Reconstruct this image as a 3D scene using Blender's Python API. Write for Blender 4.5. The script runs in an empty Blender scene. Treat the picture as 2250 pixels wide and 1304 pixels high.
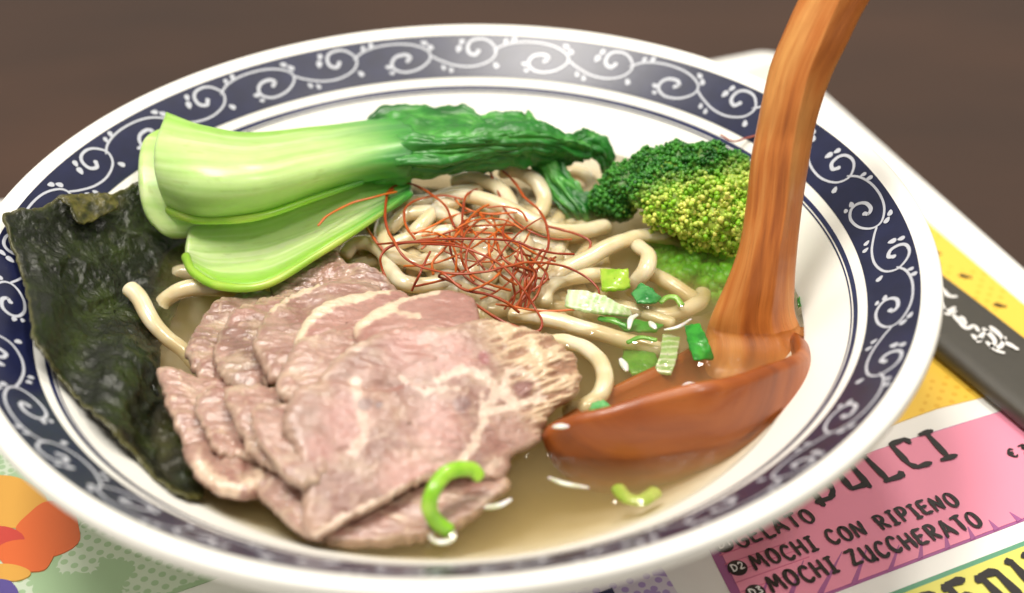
import bpy, math, random
import numpy as np
from mathutils import Matrix, Vector

random.seed(7)
rng = np.random.default_rng(11)
sc = bpy.context.scene
COL = sc.collection

# ------------------------------------------------------------------ camera
PW, PH = 2250.0, 1304.0                       # size of the photograph
FPX, DIST, PITCH, ROLL = 3400.0, 0.35028, 0.62629, -0.02282
AIM = np.array([0.01447, -0.02406, 0.0])      # origin = centre of the bowl's rim plane
FW = np.array([0, math.cos(PITCH), -math.sin(PITCH)])
_r = np.array([1.0, 0, 0]); _u = np.cross(_r, FW)
RR = math.cos(ROLL) * _r + math.sin(ROLL) * _u
UU = -math.sin(ROLL) * _r + math.cos(ROLL) * _u
CAM = AIM - DIST * FW
cam = bpy.data.cameras.new("camera"); camo = bpy.data.objects.new("camera", cam); COL.objects.link(camo)
camo.matrix_world = Matrix(((RR[0], UU[0], -FW[0], CAM[0]), (RR[1], UU[1], -FW[1], CAM[1]),
                            (RR[2], UU[2], -FW[2], CAM[2]), (0, 0, 0, 1)))
cam.sensor_fit = 'HORIZONTAL'; cam.sensor_width = 36.0; cam.lens = FPX / PW * 36.0
cam.clip_start = 0.01; cam.clip_end = 50.0
cam.dof.use_dof = True; cam.dof.focus_distance = 0.381; cam.dof.aperture_fstop = 7.4
sc.camera = camo

# ------------------------------------------------------------------ light
w = bpy.data.worlds.new("World"); sc.world = w; w.use_nodes = True
w.node_tree.nodes["Background"].inputs[0].default_value = (1.0, 0.95, 0.88, 1)
w.node_tree.nodes["Background"].inputs[1].default_value = 0.30

def lamp(name, loc, target, sx, sy, power, color):
    l = bpy.data.lights.new(name, 'AREA'); l.shape = 'RECTANGLE'; l.size = sx; l.size_y = sy
    l.energy = power; l.color = color
    o = bpy.data.objects.new(name, l); COL.objects.link(o); o.location = loc
    o.rotation_euler = (Vector(target) - Vector(loc)).to_track_quat('-Z', 'Y').to_euler()
    return o
lamp("ceiling_lamp_key", (-0.30, -0.05, 1.35), (0, 0, 0), 0.50, 0.38, 15.0, (1.0, 0.95, 0.87))
lamp("ceiling_lamp_second", (0.60, -0.45, 1.5), (0, 0, 0), 0.20, 0.20, 6.5, (1.0, 0.94, 0.85))
lamp("ceiling_lamp_back", (0.25, 0.62, 1.5), (0, 0, 0), 0.22, 0.16, 8.0, (1.0, 0.93, 0.82))

vs = sc.view_settings
vs.view_transform = 'Standard'; vs.look = 'None'; vs.exposure = 0.36; vs.gamma = 1.0; vs.use_curve_mapping = False
sc.render.engine = 'CYCLES'
cy = sc.cycles
cy.use_denoising = True; cy.use_adaptive_sampling = True; cy.adaptive_threshold = 0.02
cy.max_bounces = 10; cy.diffuse_bounces = 4; cy.glossy_bounces = 4; cy.transmission_bounces = 8
cy.transparent_max_bounces = 16; cy.volume_bounces = 4
cy.caustics_reflective = False; cy.caustics_refractive = False
cy.sample_clamp_indirect = 6.0

# ------------------------------------------------------------------ helpers
ZB = -0.022                                   # level of the broth
ZT = -0.065                                   # table top
def S(r, g, b, k=0.92):                       # sRGB 0..255 -> linear
    def f(c):
        c /= 255.0
        return c / 12.92 if c <= 0.04045 else ((c + 0.055) / 1.055) ** 2.4
    return np.array([f(r) * k, f(g) * k, f(b) * k])
def at(px, py, h=0.0, z=None):                # photograph direction met at a height (above the broth, or absolute)
    px = np.asarray(px, float); py = np.asarray(py, float)
    zz = (ZB + np.asarray(h, float)) if z is None else np.asarray(z, float)
    v = FW + RR * ((px - PW / 2) / FPX)[..., None] + UU * ((PH / 2 - py) / FPX)[..., None]
    t = (zz - CAM[2]) / v[..., 2]
    return CAM + v * t[..., None]

_perm = np.random.default_rng(3).permutation(256); _perm = np.concatenate([_perm, _perm, _perm])
_grad = np.random.default_rng(5).normal(size=(256, 3)); _grad /= np.linalg.norm(_grad, axis=1)[:, None]
def noise(p):
    p = np.asarray(p, float); sh = p.shape[:-1]; p = p.reshape(-1, 3)
    i = np.floor(p).astype(int); f = p - i; i &= 255
    u = f * f * f * (f * (f * 6 - 15) + 10)
    out = np.zeros(len(p))
    for dx in (0, 1):
        for dy in (0, 1):
            for dz in (0, 1):
                g = _grad[_perm[_perm[_perm[(i[:, 0] + dx) & 255] + ((i[:, 1] + dy) & 255)] + ((i[:, 2] + dz) & 255)]]
                d = f - np.array([dx, dy, dz])
                wgt = (u[:, 0] if dx else 1 - u[:, 0]) * (u[:, 1] if dy else 1 - u[:, 1]) * (u[:, 2] if dz else 1 - u[:, 2])
                out += wgt * (g * d).sum(1)
    return (out * 1.6).reshape(sh)
def fbm(p, o=4, lac=2.03, gain=0.5):
    s = 0; a = 1.0; t = 0
    for k in range(o):
        s = s + a * noise(p + k * 17.3); t += a; p = p * lac; a *= gain
    return s / t * 1.4
def ridge(p, o=3):
    s = 0; a = 1.0; t = 0
    for k in range(o):
        s = s + a * (1 - np.abs(noise(p + k * 9.1)) * 2); t += a; p = p * 2.1; a *= 0.5
    return s / t
def smooth(a, b, x):
    t = np.clip((x - a) / (b - a), 0, 1); return t * t * (3 - 2 * t)
def mixc(a, b, t): return a + (b - a) * np.asarray(t)[..., None]

def catmull(P, n, closed=False):              # resample along axis 0
    P = np.asarray(P, float); m = len(P)
    if closed:
        t = np.arange(n) / n * m
    else:
        t = np.linspace(0, m - 1, n)
    i = np.floor(t).astype(int)
    if not closed: i = np.minimum(i, m - 2)
    f = (t - i)
    def g(k):
        if closed: return P[k % m]
        lo = k < 0; hi = k > m - 1
        q = P[np.clip(k, 0, m - 1)]
        if lo.any(): q = q.copy(); q[lo] = 2 * P[0] - P[1]
        if hi.any(): q = q.copy(); q[hi] = 2 * P[-1] - P[-2]
        return q
    p0, p1, p2, p3 = g(i - 1), g(i), g(i + 1), g(i + 2)
    f = f.reshape((-1,) + (1,) * (P.ndim - 1))
    return 0.5 * (2 * p1 + (p2 - p0) * f + (2 * p0 - 5 * p1 + 4 * p2 - p3) * f ** 2 + (3 * p1 - p0 - 3 * p2 + p3) * f ** 3)

WATER_PTS = []                                # where things pierce the broth: the liquid climbs there
def mk(name, V, F, mat, parent=None, cols=None, uv=None, smooth_shade=True, water=False, origin=None):
    V = np.asarray(V, float)
    if water:
        q = V[np.abs(V[:, 2] - ZB - 0.0007) < 0.0005]
        if len(q): WATER_PTS.append(q[:, :2])
    if origin is None:
        if parent is not None: origin = np.array(parent['_o']) if '_o' in parent else np.zeros(3)
        else: origin = np.array([V[:, 0].mean(), V[:, 1].mean(), V[:, 2].min()])
    me = bpy.data.meshes.new(name)
    me.from_pydata((V - origin).tolist(), [], [tuple(int(i) for i in f) for f in F])
    if cols is not None:
        ca = me.color_attributes.new("Col", 'FLOAT_COLOR', 'POINT')
        c4 = np.ones((len(V), 4)); c4[:, :3] = np.clip(cols, 0.002, 1)
        ca.data.foreach_set("color", c4.ravel().astype(np.float32))
    if uv is not None:
        ul = me.uv_layers.new(name="UVMap")
        li = np.empty(len(me.loops), int); me.loops.foreach_get("vertex_index", li)
        ul.data.foreach_set("uv", np.asarray(uv, float)[li].ravel().astype(np.float32))
    if smooth_shade: me.polygons.foreach_set("use_smooth", np.ones(len(me.polygons), bool))
    me.materials.append(mat); me.update()
    o = bpy.data.objects.new(name, me); COL.objects.link(o)
    if parent is not None: o.parent = parent
    else: o.location = origin
    return o
def empty(name, loc):
    o = bpy.data.objects.new(name, None); COL.objects.link(o); o.location = loc; o['_o'] = [float(x) for x in loc]
    o.empty_display_size = 0.01
    return o
def tag(o, label=None, cat=None, group=None, kind=None):
    if label: o['label'] = label
    if cat: o['category'] = cat
    if group: o['group'] = group
    if kind: o['kind'] = kind
    return o

def grid_faces(nu, nv, cu=False, cv=False, off=0, flip=False):
    a = []
    iu = np.arange(nu if cu else nu - 1); iv = np.arange(nv if cv else nv - 1)
    I, J = np.meshgrid(iu, iv, indexing='ij'); I = I.ravel(); J = J.ravel()
    I2 = (I + 1) % nu; J2 = (J + 1) % nv
    q = np.stack([I * nv + J, I2 * nv + J, I2 * nv + J2, I * nv + J2], 1) + off
    return q[:, ::-1] if flip else q
def normals(P, cv=False):
    du = np.gradient(P, axis=0)
    dv = (np.roll(P, -1, 1) - np.roll(P, 1, 1)) if cv else np.gradient(P, axis=1)
    n = np.cross(du, dv); l = np.linalg.norm(n, axis=-1, keepdims=True)
    return n / np.maximum(l, 1e-12)

def solid_grid(P, th, up=None):               # open grid -> closed slab with rounded edges
    nu, nv, _ = P.shape
    N = normals(P)
    if (N @ (np.array(up) if up is not None else -FW)).mean() < 0: N = -N
    iu = np.minimum(np.arange(nu), nu - 1 - np.arange(nu)) ; iv = np.minimum(np.arange(nv), nv - 1 - np.arange(nv))
    eu = np.linalg.norm(np.diff(P, axis=0), axis=-1).mean() * iu; ev = np.linalg.norm(np.diff(P, axis=1), axis=-1).mean() * iv
    th = np.broadcast_to(th, (nu, nv))
    e = np.minimum(eu[:, None], ev[None, :]) / np.maximum(th * 0.6, 1e-6)
    wv = np.sqrt(np.clip(1 - (1 - np.minimum(e, 1)) ** 2, 0.0009, 1))
    T = P + N * (th * 0.5 * wv)[..., None]; B = P - N * (th * 0.5 * wv)[..., None]
    V = np.concatenate([T.reshape(-1, 3), B.reshape(-1, 3)])
    n = nu * nv
    F = [grid_faces(nu, nv), grid_faces(nu, nv, off=n, flip=True)]
    loop = [i * nv for i in range(nu)] + [(nu - 1) * nv + j for j in range(1, nv)] + [i * nv + nv - 1 for i in range(nu - 2, -1, -1)] + [j for j in range(nv - 2, 0, -1)]
    loop = np.array(loop); l2 = np.roll(loop, -1)
    F.append(np.stack([loop, loop + n, l2 + n, l2], 1))
    return V, np.concatenate(F)

def loft_px(stations, nu, nv):                # stations of (px,py,h) -> world grid
    st = np.array(stations, float)
    a = catmull(st, nu)
    a = catmull(a.transpose(1, 0, 2), nv).transpose(1, 0, 2)
    return at(a[..., 0], a[..., 1], a[..., 2]), a[..., :2]

def polar_px(outline, hfun, th, na=160, nr=30, rough=0.0, rfreq=0.05, sharp=False, seed=0, disp=None, profile=0.6):
    """closed, thick slab whose outline is given as directions and whose height is hfun(px,py)"""
    o = np.array(outline, float)
    if sharp:
        seg = np.linalg.norm(np.roll(o, -1, 0) - o, axis=1); cum = np.concatenate([[0], np.cumsum(seg)])
        t = np.arange(na) / na * cum[-1]; oc = np.vstack([o, o[:1]])
        b = np.stack([np.interp(t, cum, oc[:, k]) for k in (0, 1)], 1)
    else:
        b = catmull(o, na, closed=True)
    c = b.mean(0)
    if rough:
        q = np.concatenate([b * rfreq, np.full((na, 1), seed * 3.7)], 1)
        d = b - c; d /= np.linalg.norm(d, axis=1)[:, None]
        b = b + d * (fbm(q, 4) * rough)[:, None]
    s = np.linspace(0.0, 1.0, nr) ** 0.8; s[0] = 0.01
    A = c + s[:, None, None] * (b - c)[None]
    px, py = A[..., 0], A[..., 1]
    h = hfun(px, py)
    P = at(px, py, h)
    N = normals(P, cv=True)
    if (N @ -FW).mean() < 0: N = -N
    if disp is not None: P = P + N * disp(P, px, py, s[:, None] * np.ones_like(px))[..., None]
    R = np.linalg.norm(P[-1] - P[0].mean(0), axis=-1).mean()
    e = (1 - s) * R / (th * profile)
    wv = np.sqrt(np.clip(1 - (1 - np.minimum(e, 1)) ** 2, 0.0004, 1))[:, None, None]
    T = P + N * th * 0.5 * wv; B = P - N * th * 0.5 * wv
    V = np.concatenate([T.reshape(-1, 3), B.reshape(-1, 3)]); n = nr * na
    F = [tuple(q) for q in grid_faces(nr, na, cv=True)] + [tuple(q) for q in grid_faces(nr, na, cv=True, off=n, flip=True)]
    j = np.arange(na); j2 = (j + 1) % na; l = (nr - 1) * na
    F += [tuple(q) for q in np.stack([l + j, l + j + n, l + j2 + n, l + j2], 1)]
    F += [tuple(range(na))[::-1], tuple(range(n, n + na))]
    S2 = np.concatenate([(s[:, None] * np.ones_like(px)).ravel()] * 2)
    PX = np.concatenate([np.stack([px, py], -1).reshape(-1, 2)] * 2)
    return V, F, PX, S2

def tube(path, rad, ns=10, flat=1.0, up=(0, 0, 1), cap=True):
    P = np.asarray(path, float); n = len(P)
    rad = np.broadcast_to(rad, n).astype(float).copy()
    t = np.gradient(P, axis=0); t /= np.maximum(np.linalg.norm(t, axis=1)[:, None], 1e-12)
    nrm = np.zeros_like(P); ref = np.array(up, float)
    v = ref - t[0] * (ref @ t[0])
    if np.linalg.norm(v) < 1e-3: v = np.array([1.0, 0, 0]) - t[0] * t[0][0]
    v /= np.linalg.norm(v)
    for i in range(n):
        v = v - t[i] * (v @ t[i]); v /= np.linalg.norm(v); nrm[i] = v
    bi = np.cross(t, nrm)
    if cap:                                    # rounded ends
        k = 3
        ext = np.array([0.25, 0.75, 0.95])
        P = np.concatenate([P[:1] - t[:1] * rad[0] * np.array([[.6], [.42], [.2]]), P, P[-1:] + t[-1:] * rad[-1] * np.array([[.2], [.42], [.6]])])
        rad = np.concatenate([rad[0] * ext, rad, rad[-1] * ext[::-1]])
        nrm = np.concatenate([nrm[:1]] * 3 + [nrm] + [nrm[-1:]] * 3); bi = np.concatenate([bi[:1]] * 3 + [bi] + [bi[-1:]] * 3)
        n += 6
    a = np.arange(ns) / ns * 2 * math.pi
    V = P[:, None] + (nrm[:, None] * (np.cos(a) * flat)[None, :, None] + bi[:, None] * np.sin(a)[None, :, None]) * rad[:, None, None]
    F = [tuple(q) for q in grid_faces(n, ns, cv=True)]
    F += [tuple(range(ns)), tuple(range((n - 1) * ns, n * ns))[::-1]]
    return V.reshape(-1, 3), F, n

# ------------------------------------------------------------------ materials
def mat(name, base=(0.8, 0.8, 0.8), rough=0.5, vcol=False, sss=0.0, sss_r=(1, 0.4, 0.2), sss_s=0.003, coat=0.0, coat_r=0.1,
        spec=0.5, bump=None, nz=None, trans=0.0, sheen=0.0):
    """bump=(scale, strength, distance); nz=(scale, amount): fine value variation"""
    m = bpy.data.materials.new(name); m.use_nodes = True
    nt = m.node_tree; b = nt.nodes["Principled BSDF"]; L = nt.links.new
    b.inputs["Roughness"].default_value = rough
    b.inputs["Specular IOR Level"].default_value = spec
    b.inputs["Coat Weight"].default_value = coat; b.inputs["Coat Roughness"].default_value = coat_r
    if sss:
        b.inputs["Subsurface Weight"].default_value = sss; b.inputs["Subsurface Radius"].default_value = sss_r; b.inputs["Subsurface Scale"].default_value = sss_s
    if trans: b.inputs["Transmission Weight"].default_value = trans
    b.inputs["Base Color"].default_value = (*base, 1)
    src = None
    if vcol:
        a = nt.nodes.new("ShaderNodeAttribute"); a.attribute_name = "Col"; src = a.outputs["Color"]
    tc = nt.nodes.new("ShaderNodeTexCoord")
    if nz:
        n = nt.nodes.new("ShaderNodeTexNoise"); n.inputs["Scale"].default_value = nz[0]; n.inputs["Detail"].default_value = 5
        L(tc.outputs["Object"], n.inputs["Vector"])
        mr = nt.nodes.new("ShaderNodeMapRange"); mr.inputs[1].default_value = 0.3; mr.inputs[2].default_value = 0.7
        mr.inputs[3].default_value = 1 - nz[1]; mr.inputs[4].default_value = 1 + nz[1]
        L(n.outputs["Fac"], mr.inputs[0])
        mx = nt.nodes.new("ShaderNodeMix"); mx.data_type = 'RGBA'; mx.blend_type = 'MULTIPLY'; mx.inputs[0].default_value = 1
        if src: L(src, mx.inputs[6])
        else: mx.inputs[6].default_value = (*base, 1)
        L(mr.outputs[0], mx.inputs[7]); src = mx.outputs[2]
    if src: L(src, b.inputs["Base Color"])
    if bump:
        n = nt.nodes.new("ShaderNodeTexNoise"); n.inputs["Scale"].default_value = bump[0]; n.inputs["Detail"].default_value = 6
        n.inputs["Roughness"].default_value = 0.6
        L(tc.outputs["Object"], n.inputs["Vector"])
        bp = nt.nodes.new("ShaderNodeBump"); bp.inputs["Strength"].default_value = bump[1]; bp.inputs["Distance"].default_value = bump[2]
        L(n.outputs["Fac"], bp.inputs["Height"]); L(bp.outputs[0], b.inputs["Normal"])
        if coat: L(bp.outputs[0], b.inputs["Coat Normal"])
    return m

M_porc = mat("white_glazed_porcelain", S(250, 248, 240), 0.44, spec=0.4, coat=0.08, coat_r=0.25, nz=(14, 0.02), bump=(30, 0.03, 0.002))
M_navy = mat("navy_underglaze", S(24, 29, 62), 0.36, coat=0.22, coat_r=0.26, nz=(160, 0.22), bump=(60, 0.05, 0.001))
M_scroll = mat("white_scroll_glaze", S(198, 201, 210), 0.36, coat=0.2, coat_r=0.22, nz=(200, 0.05))
M_line = mat("navy_line_glaze", S(36, 42, 84), 0.4, coat=0.1, coat_r=0.25, nz=(200, 0.2))
M_noodle = mat("boiled_noodle", S(226, 202, 152), 0.24, vcol=True, sss=0.7, sss_r=(1, 0.8, 0.5), sss_s=0.004, coat=0.5, coat_r=0.06, bump=(420, 0.16, 0.0007))
M_meat = mat("boiled_beef", (0.6, 0.4, 0.35), 0.32, vcol=True, sss=0.25, sss_r=(1, 0.5, 0.4), sss_s=0.0018, coat=0.6, coat_r=0.10, bump=(1100, 0.35, 0.0005), nz=(700, 0.10))
M_nori = mat("wet_seaweed", (0.03, 0.04, 0.02), 0.44, vcol=True, spec=0.3, coat=0.4, coat_r=0.06, bump=(900, 0.5, 0.0006), nz=(900, 0.4))
M_stalk = mat("pak_choi_stalk", (0.5, 0.7, 0.2), 0.36, vcol=True, sss=0.75, sss_r=(0.7, 1.0, 0.3), sss_s=0.008, coat=0.15, coat_r=0.2, bump=(260, 0.10, 0.0006), nz=(240, 0.04))
M_leaf = mat("pak_choi_leaf", (0.02, 0.15, 0.03), 0.42, vcol=True, sss=0.15, sss_r=(0.3, 1, 0.2), sss_s=0.001, coat=0.12, coat_r=0.25, bump=(420, 0.25, 0.0006), nz=(300, 0.15))
M_broc = mat("broccoli_bud", (0.05, 0.25, 0.02), 0.45, vcol=True, sss=0.25, sss_r=(0.5, 1, 0.15), sss_s=0.0015, nz=(900, 0.15))
M_scal = mat("scallion", (0.3, 0.6, 0.1), 0.25, vcol=True, sss=0.6, sss_r=(0.6, 1, 0.3), sss_s=0.003, coat=0.3, coat_r=0.1, bump=(700, 0.12, 0.0004))
M_chili = mat("dried_chili_thread", S(150, 42, 14), 0.42, vcol=True, coat=0.15, coat_r=0.2, sss=0.1, sss_s=0.0005)

def wood_mat(name, dark, mid, light, su, sv):
    m = bpy.data.materials.new(name); m.use_nodes = True; nt = m.node_tree; b = nt.nodes["Principled BSDF"]; L = nt.links.new
    uv = nt.nodes.new("ShaderNodeUVMap"); uv.uv_map = "UVMap"
    def nodes_noise(sx, sy, det, rough=0.6, dist=0.0):
        mp = nt.nodes.new("ShaderNodeMapping"); mp.inputs["Scale"].default_value = (sx, sy, 1); L(uv.outputs[0], mp.inputs[0])
        n = nt.nodes.new("ShaderNodeTexNoise"); n.inputs["Scale"].default_value = 1; n.inputs["Detail"].default_value = det
        n.inputs["Roughness"].default_value = rough; n.inputs["Distortion"].default_value = dist
        L(mp.outputs[0], n.inputs["Vector"]); return n
    n1 = nodes_noise(su, sv, 6, 0.62, 0.4)           # grain bands
    n2 = nodes_noise(su * 3.0, sv * 9, 4, 0.75)       # pores
    n3 = nodes_noise(su * 0.8, sv * 0.35, 3)         # broad tone
    r = nt.nodes.new("ShaderNodeValToRGB"); e = r.color_ramp.elements
    e[0].position = 0.36; e[0].color = (*dark, 1); e[1].position = 0.66; e[1].color = (*light, 1)
    k = r.color_ramp.elements.new(0.5); k.color = (*mid, 1)
    ad = nt.nodes.new("ShaderNodeMath"); ad.operation = 'MULTIPLY_ADD'; ad.inputs[1].default_value = 0.55
    L(n3.outputs["Fac"], ad.inputs[0])
    ml = nt.nodes.new("ShaderNodeMath"); ml.operation = 'MULTIPLY'; ml.inputs[1].default_value = 0.47; L(n1.outputs["Fac"], ml.inputs[0])
    L(ml.outputs[0], ad.inputs[2]); L(ad.outputs[0], r.inputs[0])
    mr = nt.nodes.new("ShaderNodeMapRange"); mr.inputs[1].default_value = 0.28; mr.inputs[2].default_value = 0.42; mr.inputs[3].default_value = 0.55; mr.inputs[4].default_value = 1.0
    L(n2.outputs["Fac"], mr.inputs[0])
    mx = nt.nodes.new("ShaderNodeMix"); mx.data_type = 'RGBA'; mx.blend_type = 'MULTIPLY'; mx.inputs[0].default_value = 1
    L(r.outputs[0], mx.inputs[6]); L(mr.outputs[0], mx.inputs[7]); L(mx.outputs[2], b.inputs["Base Color"])
    bp = nt.nodes.new("ShaderNodeBump"); bp.inputs["Strength"].default_value = 0.25; bp.inputs["Distance"].default_value = 0.0004
    L(n2.outputs["Fac"], bp.inputs["Height"]); L(bp.outputs[0], b.inputs["Normal"])
    b.inputs["Roughness"].default_value = 0.42; b.inputs["Coat Weight"].default_value = 0.28; b.inputs["Coat Roughness"].default_value = 0.16
    return m
M_wood = wood_mat("lacquered_wood", S(140, 66, 20), S(202, 118, 48), S(232, 164, 88), 20, 330)
M_woodd = wood_mat("wet_lacquered_wood", S(100, 42, 6), S(152, 74, 14), S(184, 102, 32), 24, 200)

# ------------------------------------------------------------------ table and menu
m = bpy.data.materials.new("dark_table_wood"); m.use_nodes = True; nt = m.node_tree; b = nt.nodes["Principled BSDF"]
tc = nt.nodes.new("ShaderNodeTexCoord"); mp = nt.nodes.new("ShaderNodeMapping"); mp.inputs["Scale"].default_value = (2.2, 5, 1); mp.inputs["Rotation"].default_value = (0, 0, 0.3)
nt.links.new(tc.outputs["Object"], mp.inputs[0])
n = nt.nodes.new("ShaderNodeTexNoise"); n.inputs["Scale"].default_value = 2.2; n.inputs["Detail"].default_value = 6; nt.links.new(mp.outputs[0], n.inputs["Vector"])
r = nt.nodes.new("ShaderNodeValToRGB"); r.color_ramp.elements[0].position = 0.3; r.color_ramp.elements[0].color = (*S(56, 43, 36), 1); r.color_ramp.elements[1].position = 0.72; r.color_ramp.elements[1].color = (*S(74, 53, 41), 1)
nt.links.new(n.outputs["Fac"], r.inputs[0]); nt.links.new(r.outputs[0], b.inputs["Base Color"]); b.inputs["Roughness"].default_value = 0.42
b.inputs["Specular IOR Level"].default_value = 0.35
M_table = m
tv = np.array([(-1.2, -0.7, ZT), (1.2, -0.7, ZT), (1.2, 1.7, ZT), (-1.2, 1.7, ZT), (-1.2, -0.7, ZT - 0.03), (1.2, -0.7, ZT - 0.03), (1.2, 1.7, ZT - 0.03), (-1.2, 1.7, ZT - 0.03)])
tag(mk("table", tv, [(0, 1, 2, 3), (7, 6, 5, 4), (0, 4, 5, 1), (1, 5, 6, 2), (2, 6, 7, 3), (3, 7, 4, 0)], M_table, smooth_shade=False),
    "dark brown wooden table top under everything", kind="structure")

ZS = ZT + 0.0012                              # top face of the menu sheet
corner = at(1700, 108, z=ZS)
ANG = math.radians(19.7)
EX = np.array([math.cos(ANG), math.sin(ANG), 0]); EY = np.array([-math.sin(ANG), math.cos(ANG), 0])
def loc(px, py):                              # photograph direction -> menu coordinates (m, from its far right corner)
    d = at(px, py, z=ZS) - corner
    return np.array([d @ EX, d @ EY])
def wld(l, lift=0.0):
    l = np.asarray(l, float)
    return corner + l[..., :1] * EX + l[..., 1:2] * EY + np.array([0, 0, lift])
M_paper = mat("laminated_paper", S(248, 247, 242), 0.35, coat=0.3, coat_r=0.18, nz=(40, 0.01))
menu = empty("menu_sheet", wld(np.array([-0.22, -0.16])) - np.array([0, 0, 0.0012])); tag(menu, "large white printed menu sheet lying under the noodle bowl", "menu")
def slab(l, lift0, lift1, name, mt, parent, z0=None):
    l = np.asarray(l, float); k = len(l)
    T = wld(l, lift1); B = wld(l, lift0)
    return mk(name, np.concatenate([T, B]), [tuple(range(k)), tuple(range(2 * k - 1, k - 1, -1))] + [(i, i + k, (i + 1) % k + k, (i + 1) % k) for i in range(k)], mt, parent, smooth_shade=False)
def rrect(x0, y0, x1, y1, rad, k=6):
    pts = []
    for cx_, cy_, a0 in ((x1 - rad, y1 - rad, 0), (x0 + rad, y1 - rad, 90), (x0 + rad, y0 + rad, 180), (x1 - rad, y0 + rad, 270)):
        for i in range(k + 1):
            a = math.radians(a0 + 90 * i / k); pts.append((cx_ + rad * math.cos(a), cy_ + rad * math.sin(a)))
    return pts
slab(rrect(-0.44, -0.33, 0, 0, 0.008), -0.0010, 0, "paper", M_paper, menu)

def print_mat(name, col, col2=None, kind=None, sx=420.0, fade=0.5):
    """flat offset print: plain, or with a halftone of dots broken up in clouds"""
    m = mat(name, col, 0.36, coat=0.25, coat_r=0.2)
    if kind:
        nt = m.node_tree; b = nt.nodes["Principled BSDF"]; L = nt.links.new
        tc = nt.nodes.new("ShaderNodeTexCoord")
        mp = nt.nodes.new("ShaderNodeMapping"); mp.inputs["Rotation"].default_value = (0, 0, -ANG + 0.785); mp.inputs["Scale"].default_value = (sx, sx, sx)
        L(tc.outputs["Object"], mp.inputs[0])
        v = nt.nodes.new("ShaderNodeTexVoronoi"); v.inputs["Randomness"].default_value = 0.0; v.inputs["Scale"].default_value = 1; v.voronoi_dimensions = '2D'
        L(mp.outputs[0], v.inputs["Vector"])
        n = nt.nodes.new("ShaderNodeTexNoise"); n.inputs["Scale"].default_value = 75; n.inputs["Detail"].default_value = 1.0; L(tc.outputs["Object"], n.inputs["Vector"])
        if kind == 'holes':          # pale cloud with dots of the ground colour left in it
            g = nt.nodes.new("ShaderNodeMath"); g.operation = 'GREATER_THAN'; g.inputs[1].default_value = 0.30; L(v.outputs["Distance"], g.inputs[0])
        else:
            g = nt.nodes.new("ShaderNodeMath"); g.operation = 'LESS_THAN'; g.inputs[1].default_value = 0.25; L(v.outputs["Distance"], g.inputs[0])
        g2 = nt.nodes.new("ShaderNodeMath"); g2.operation = 'GREATER_THAN'; g2.inputs[1].default_value = fade
        ad = nt.nodes.new("ShaderNodeMath"); ad.operation = 'MULTIPLY_ADD'; ad.inputs[1].default_value = -0.12; L(v.outputs["Distance"], ad.inputs[0]); L(n.outputs["Fac"], ad.inputs[2])
        L(ad.outputs[0], g2.inputs[0])
        mu = nt.nodes.new("ShaderNodeMath"); mu.operation = 'MULTIPLY'; L(g.outputs[0], mu.inputs[0]); L(g2.outputs[0], mu.inputs[1])
        mx = nt.nodes.new("ShaderNodeMix"); mx.data_type = 'RGBA'; mx.inputs[6].default_value = (*col, 1); mx.inputs[7].default_value = (*col2, 1)
        L(mu.outputs[0], mx.inputs[0]); L(mx.outputs[2], b.inputs["Base Color"])
    return m
def panel(pxs, name, mt, lift=0.00025, label=None):
    l = [loc(*q) for q in pxs]
    a = sum(l[i][0] * l[(i + 1) % len(l)][1] - l[(i + 1) % len(l)][0] * l[i][1] for i in range(len(l)))
    if a < 0: l = l[::-1]
    o = slab(l, 0.00004, lift, name, mt, menu)
    if label: o['label'] = label
    return o
M_pink = print_mat("pink_print", S(240, 150, 176)); M_plum = print_mat("plum_print", S(168, 96, 150))
M_yel = print_mat("yellow_print", S(250, 206, 78), S(240, 188, 60), 'dots', 300, 0.56)
M_grn = print_mat("green_halftone_print", S(166, 196, 154), S(206, 220, 198), 'holes', 330, 0.44)
M_vio = print_mat("violet_halftone_print", S(176, 152, 208), S(222, 214, 228), 'holes', 330, 0.42)
M_lime = print_mat("lime_print", S(226, 220, 110)); M_teal = print_mat("teal_print", S(98, 160, 128)); M_ink = print_mat("black_ink", S(38, 34, 32)); M_whi = print_mat("white_ink", S(240, 238, 234))
M_pale = print_mat("pale_green_print", S(218, 236, 212)); M_navyink = print_mat("navy_ink", S(36, 42, 84)); M_pinkd = print_mat("deep_pink_print", S(214, 118, 148))
# pink dessert panel in plum edging
panel([(1548, 1190), (1800, 1032), (1980, 972), (2212, 901), (2420, 836), (2480, 1040), (2250, 1146), (1844, 1300), (1640, 1375)], "plum_edging", M_plum, 0.00018)
panel([(1572, 1190), (1800, 1032), (1980, 974), (2212, 903), (2420, 838), (2478, 1032), (2250, 1140), (1844, 1293), (1655, 1362)], "pink_panel", M_pink, 0.0003)
for (a, b_, wd) in (((1660, 1345), (1690, 1270), 9), ((1730, 1330), (1765, 1235), 9), ((1800, 1310), (1850, 1215), 9), ((1875, 1288), (1905, 1205), 8), ((1955, 1258), (1975, 1200), 7), ((2022, 1230), (2025, 1185), 6), ((2082, 1208), (2076, 1172), 6), ((2138, 1187), (2126, 1160), 5), ((2190, 1167), (2172, 1145), 5), ((2240, 1147), (2218, 1128), 5)):
    panel([(a[0] - wd, a[1] + 3), (a[0] + wd, a[1] - 4), (b_[0] + 1, b_[1]), (b_[0] - 1, b_[1])], "plum_ray", M_plum, 0.0004)
for k in range(5):                              # ruled lines printed across the pink
    x0, y0 = 1580 + 12 * k, 1222 + 20 * k
    panel([(x0, y0), (x0 + 120 + 14 * k, y0 - 42 - 5 * k), (x0 + 120 + 14 * k, y0 - 40 - 5 * k), (x0, y0 + 2)], "ruled_line", M_pinkd, 0.0004)
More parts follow.
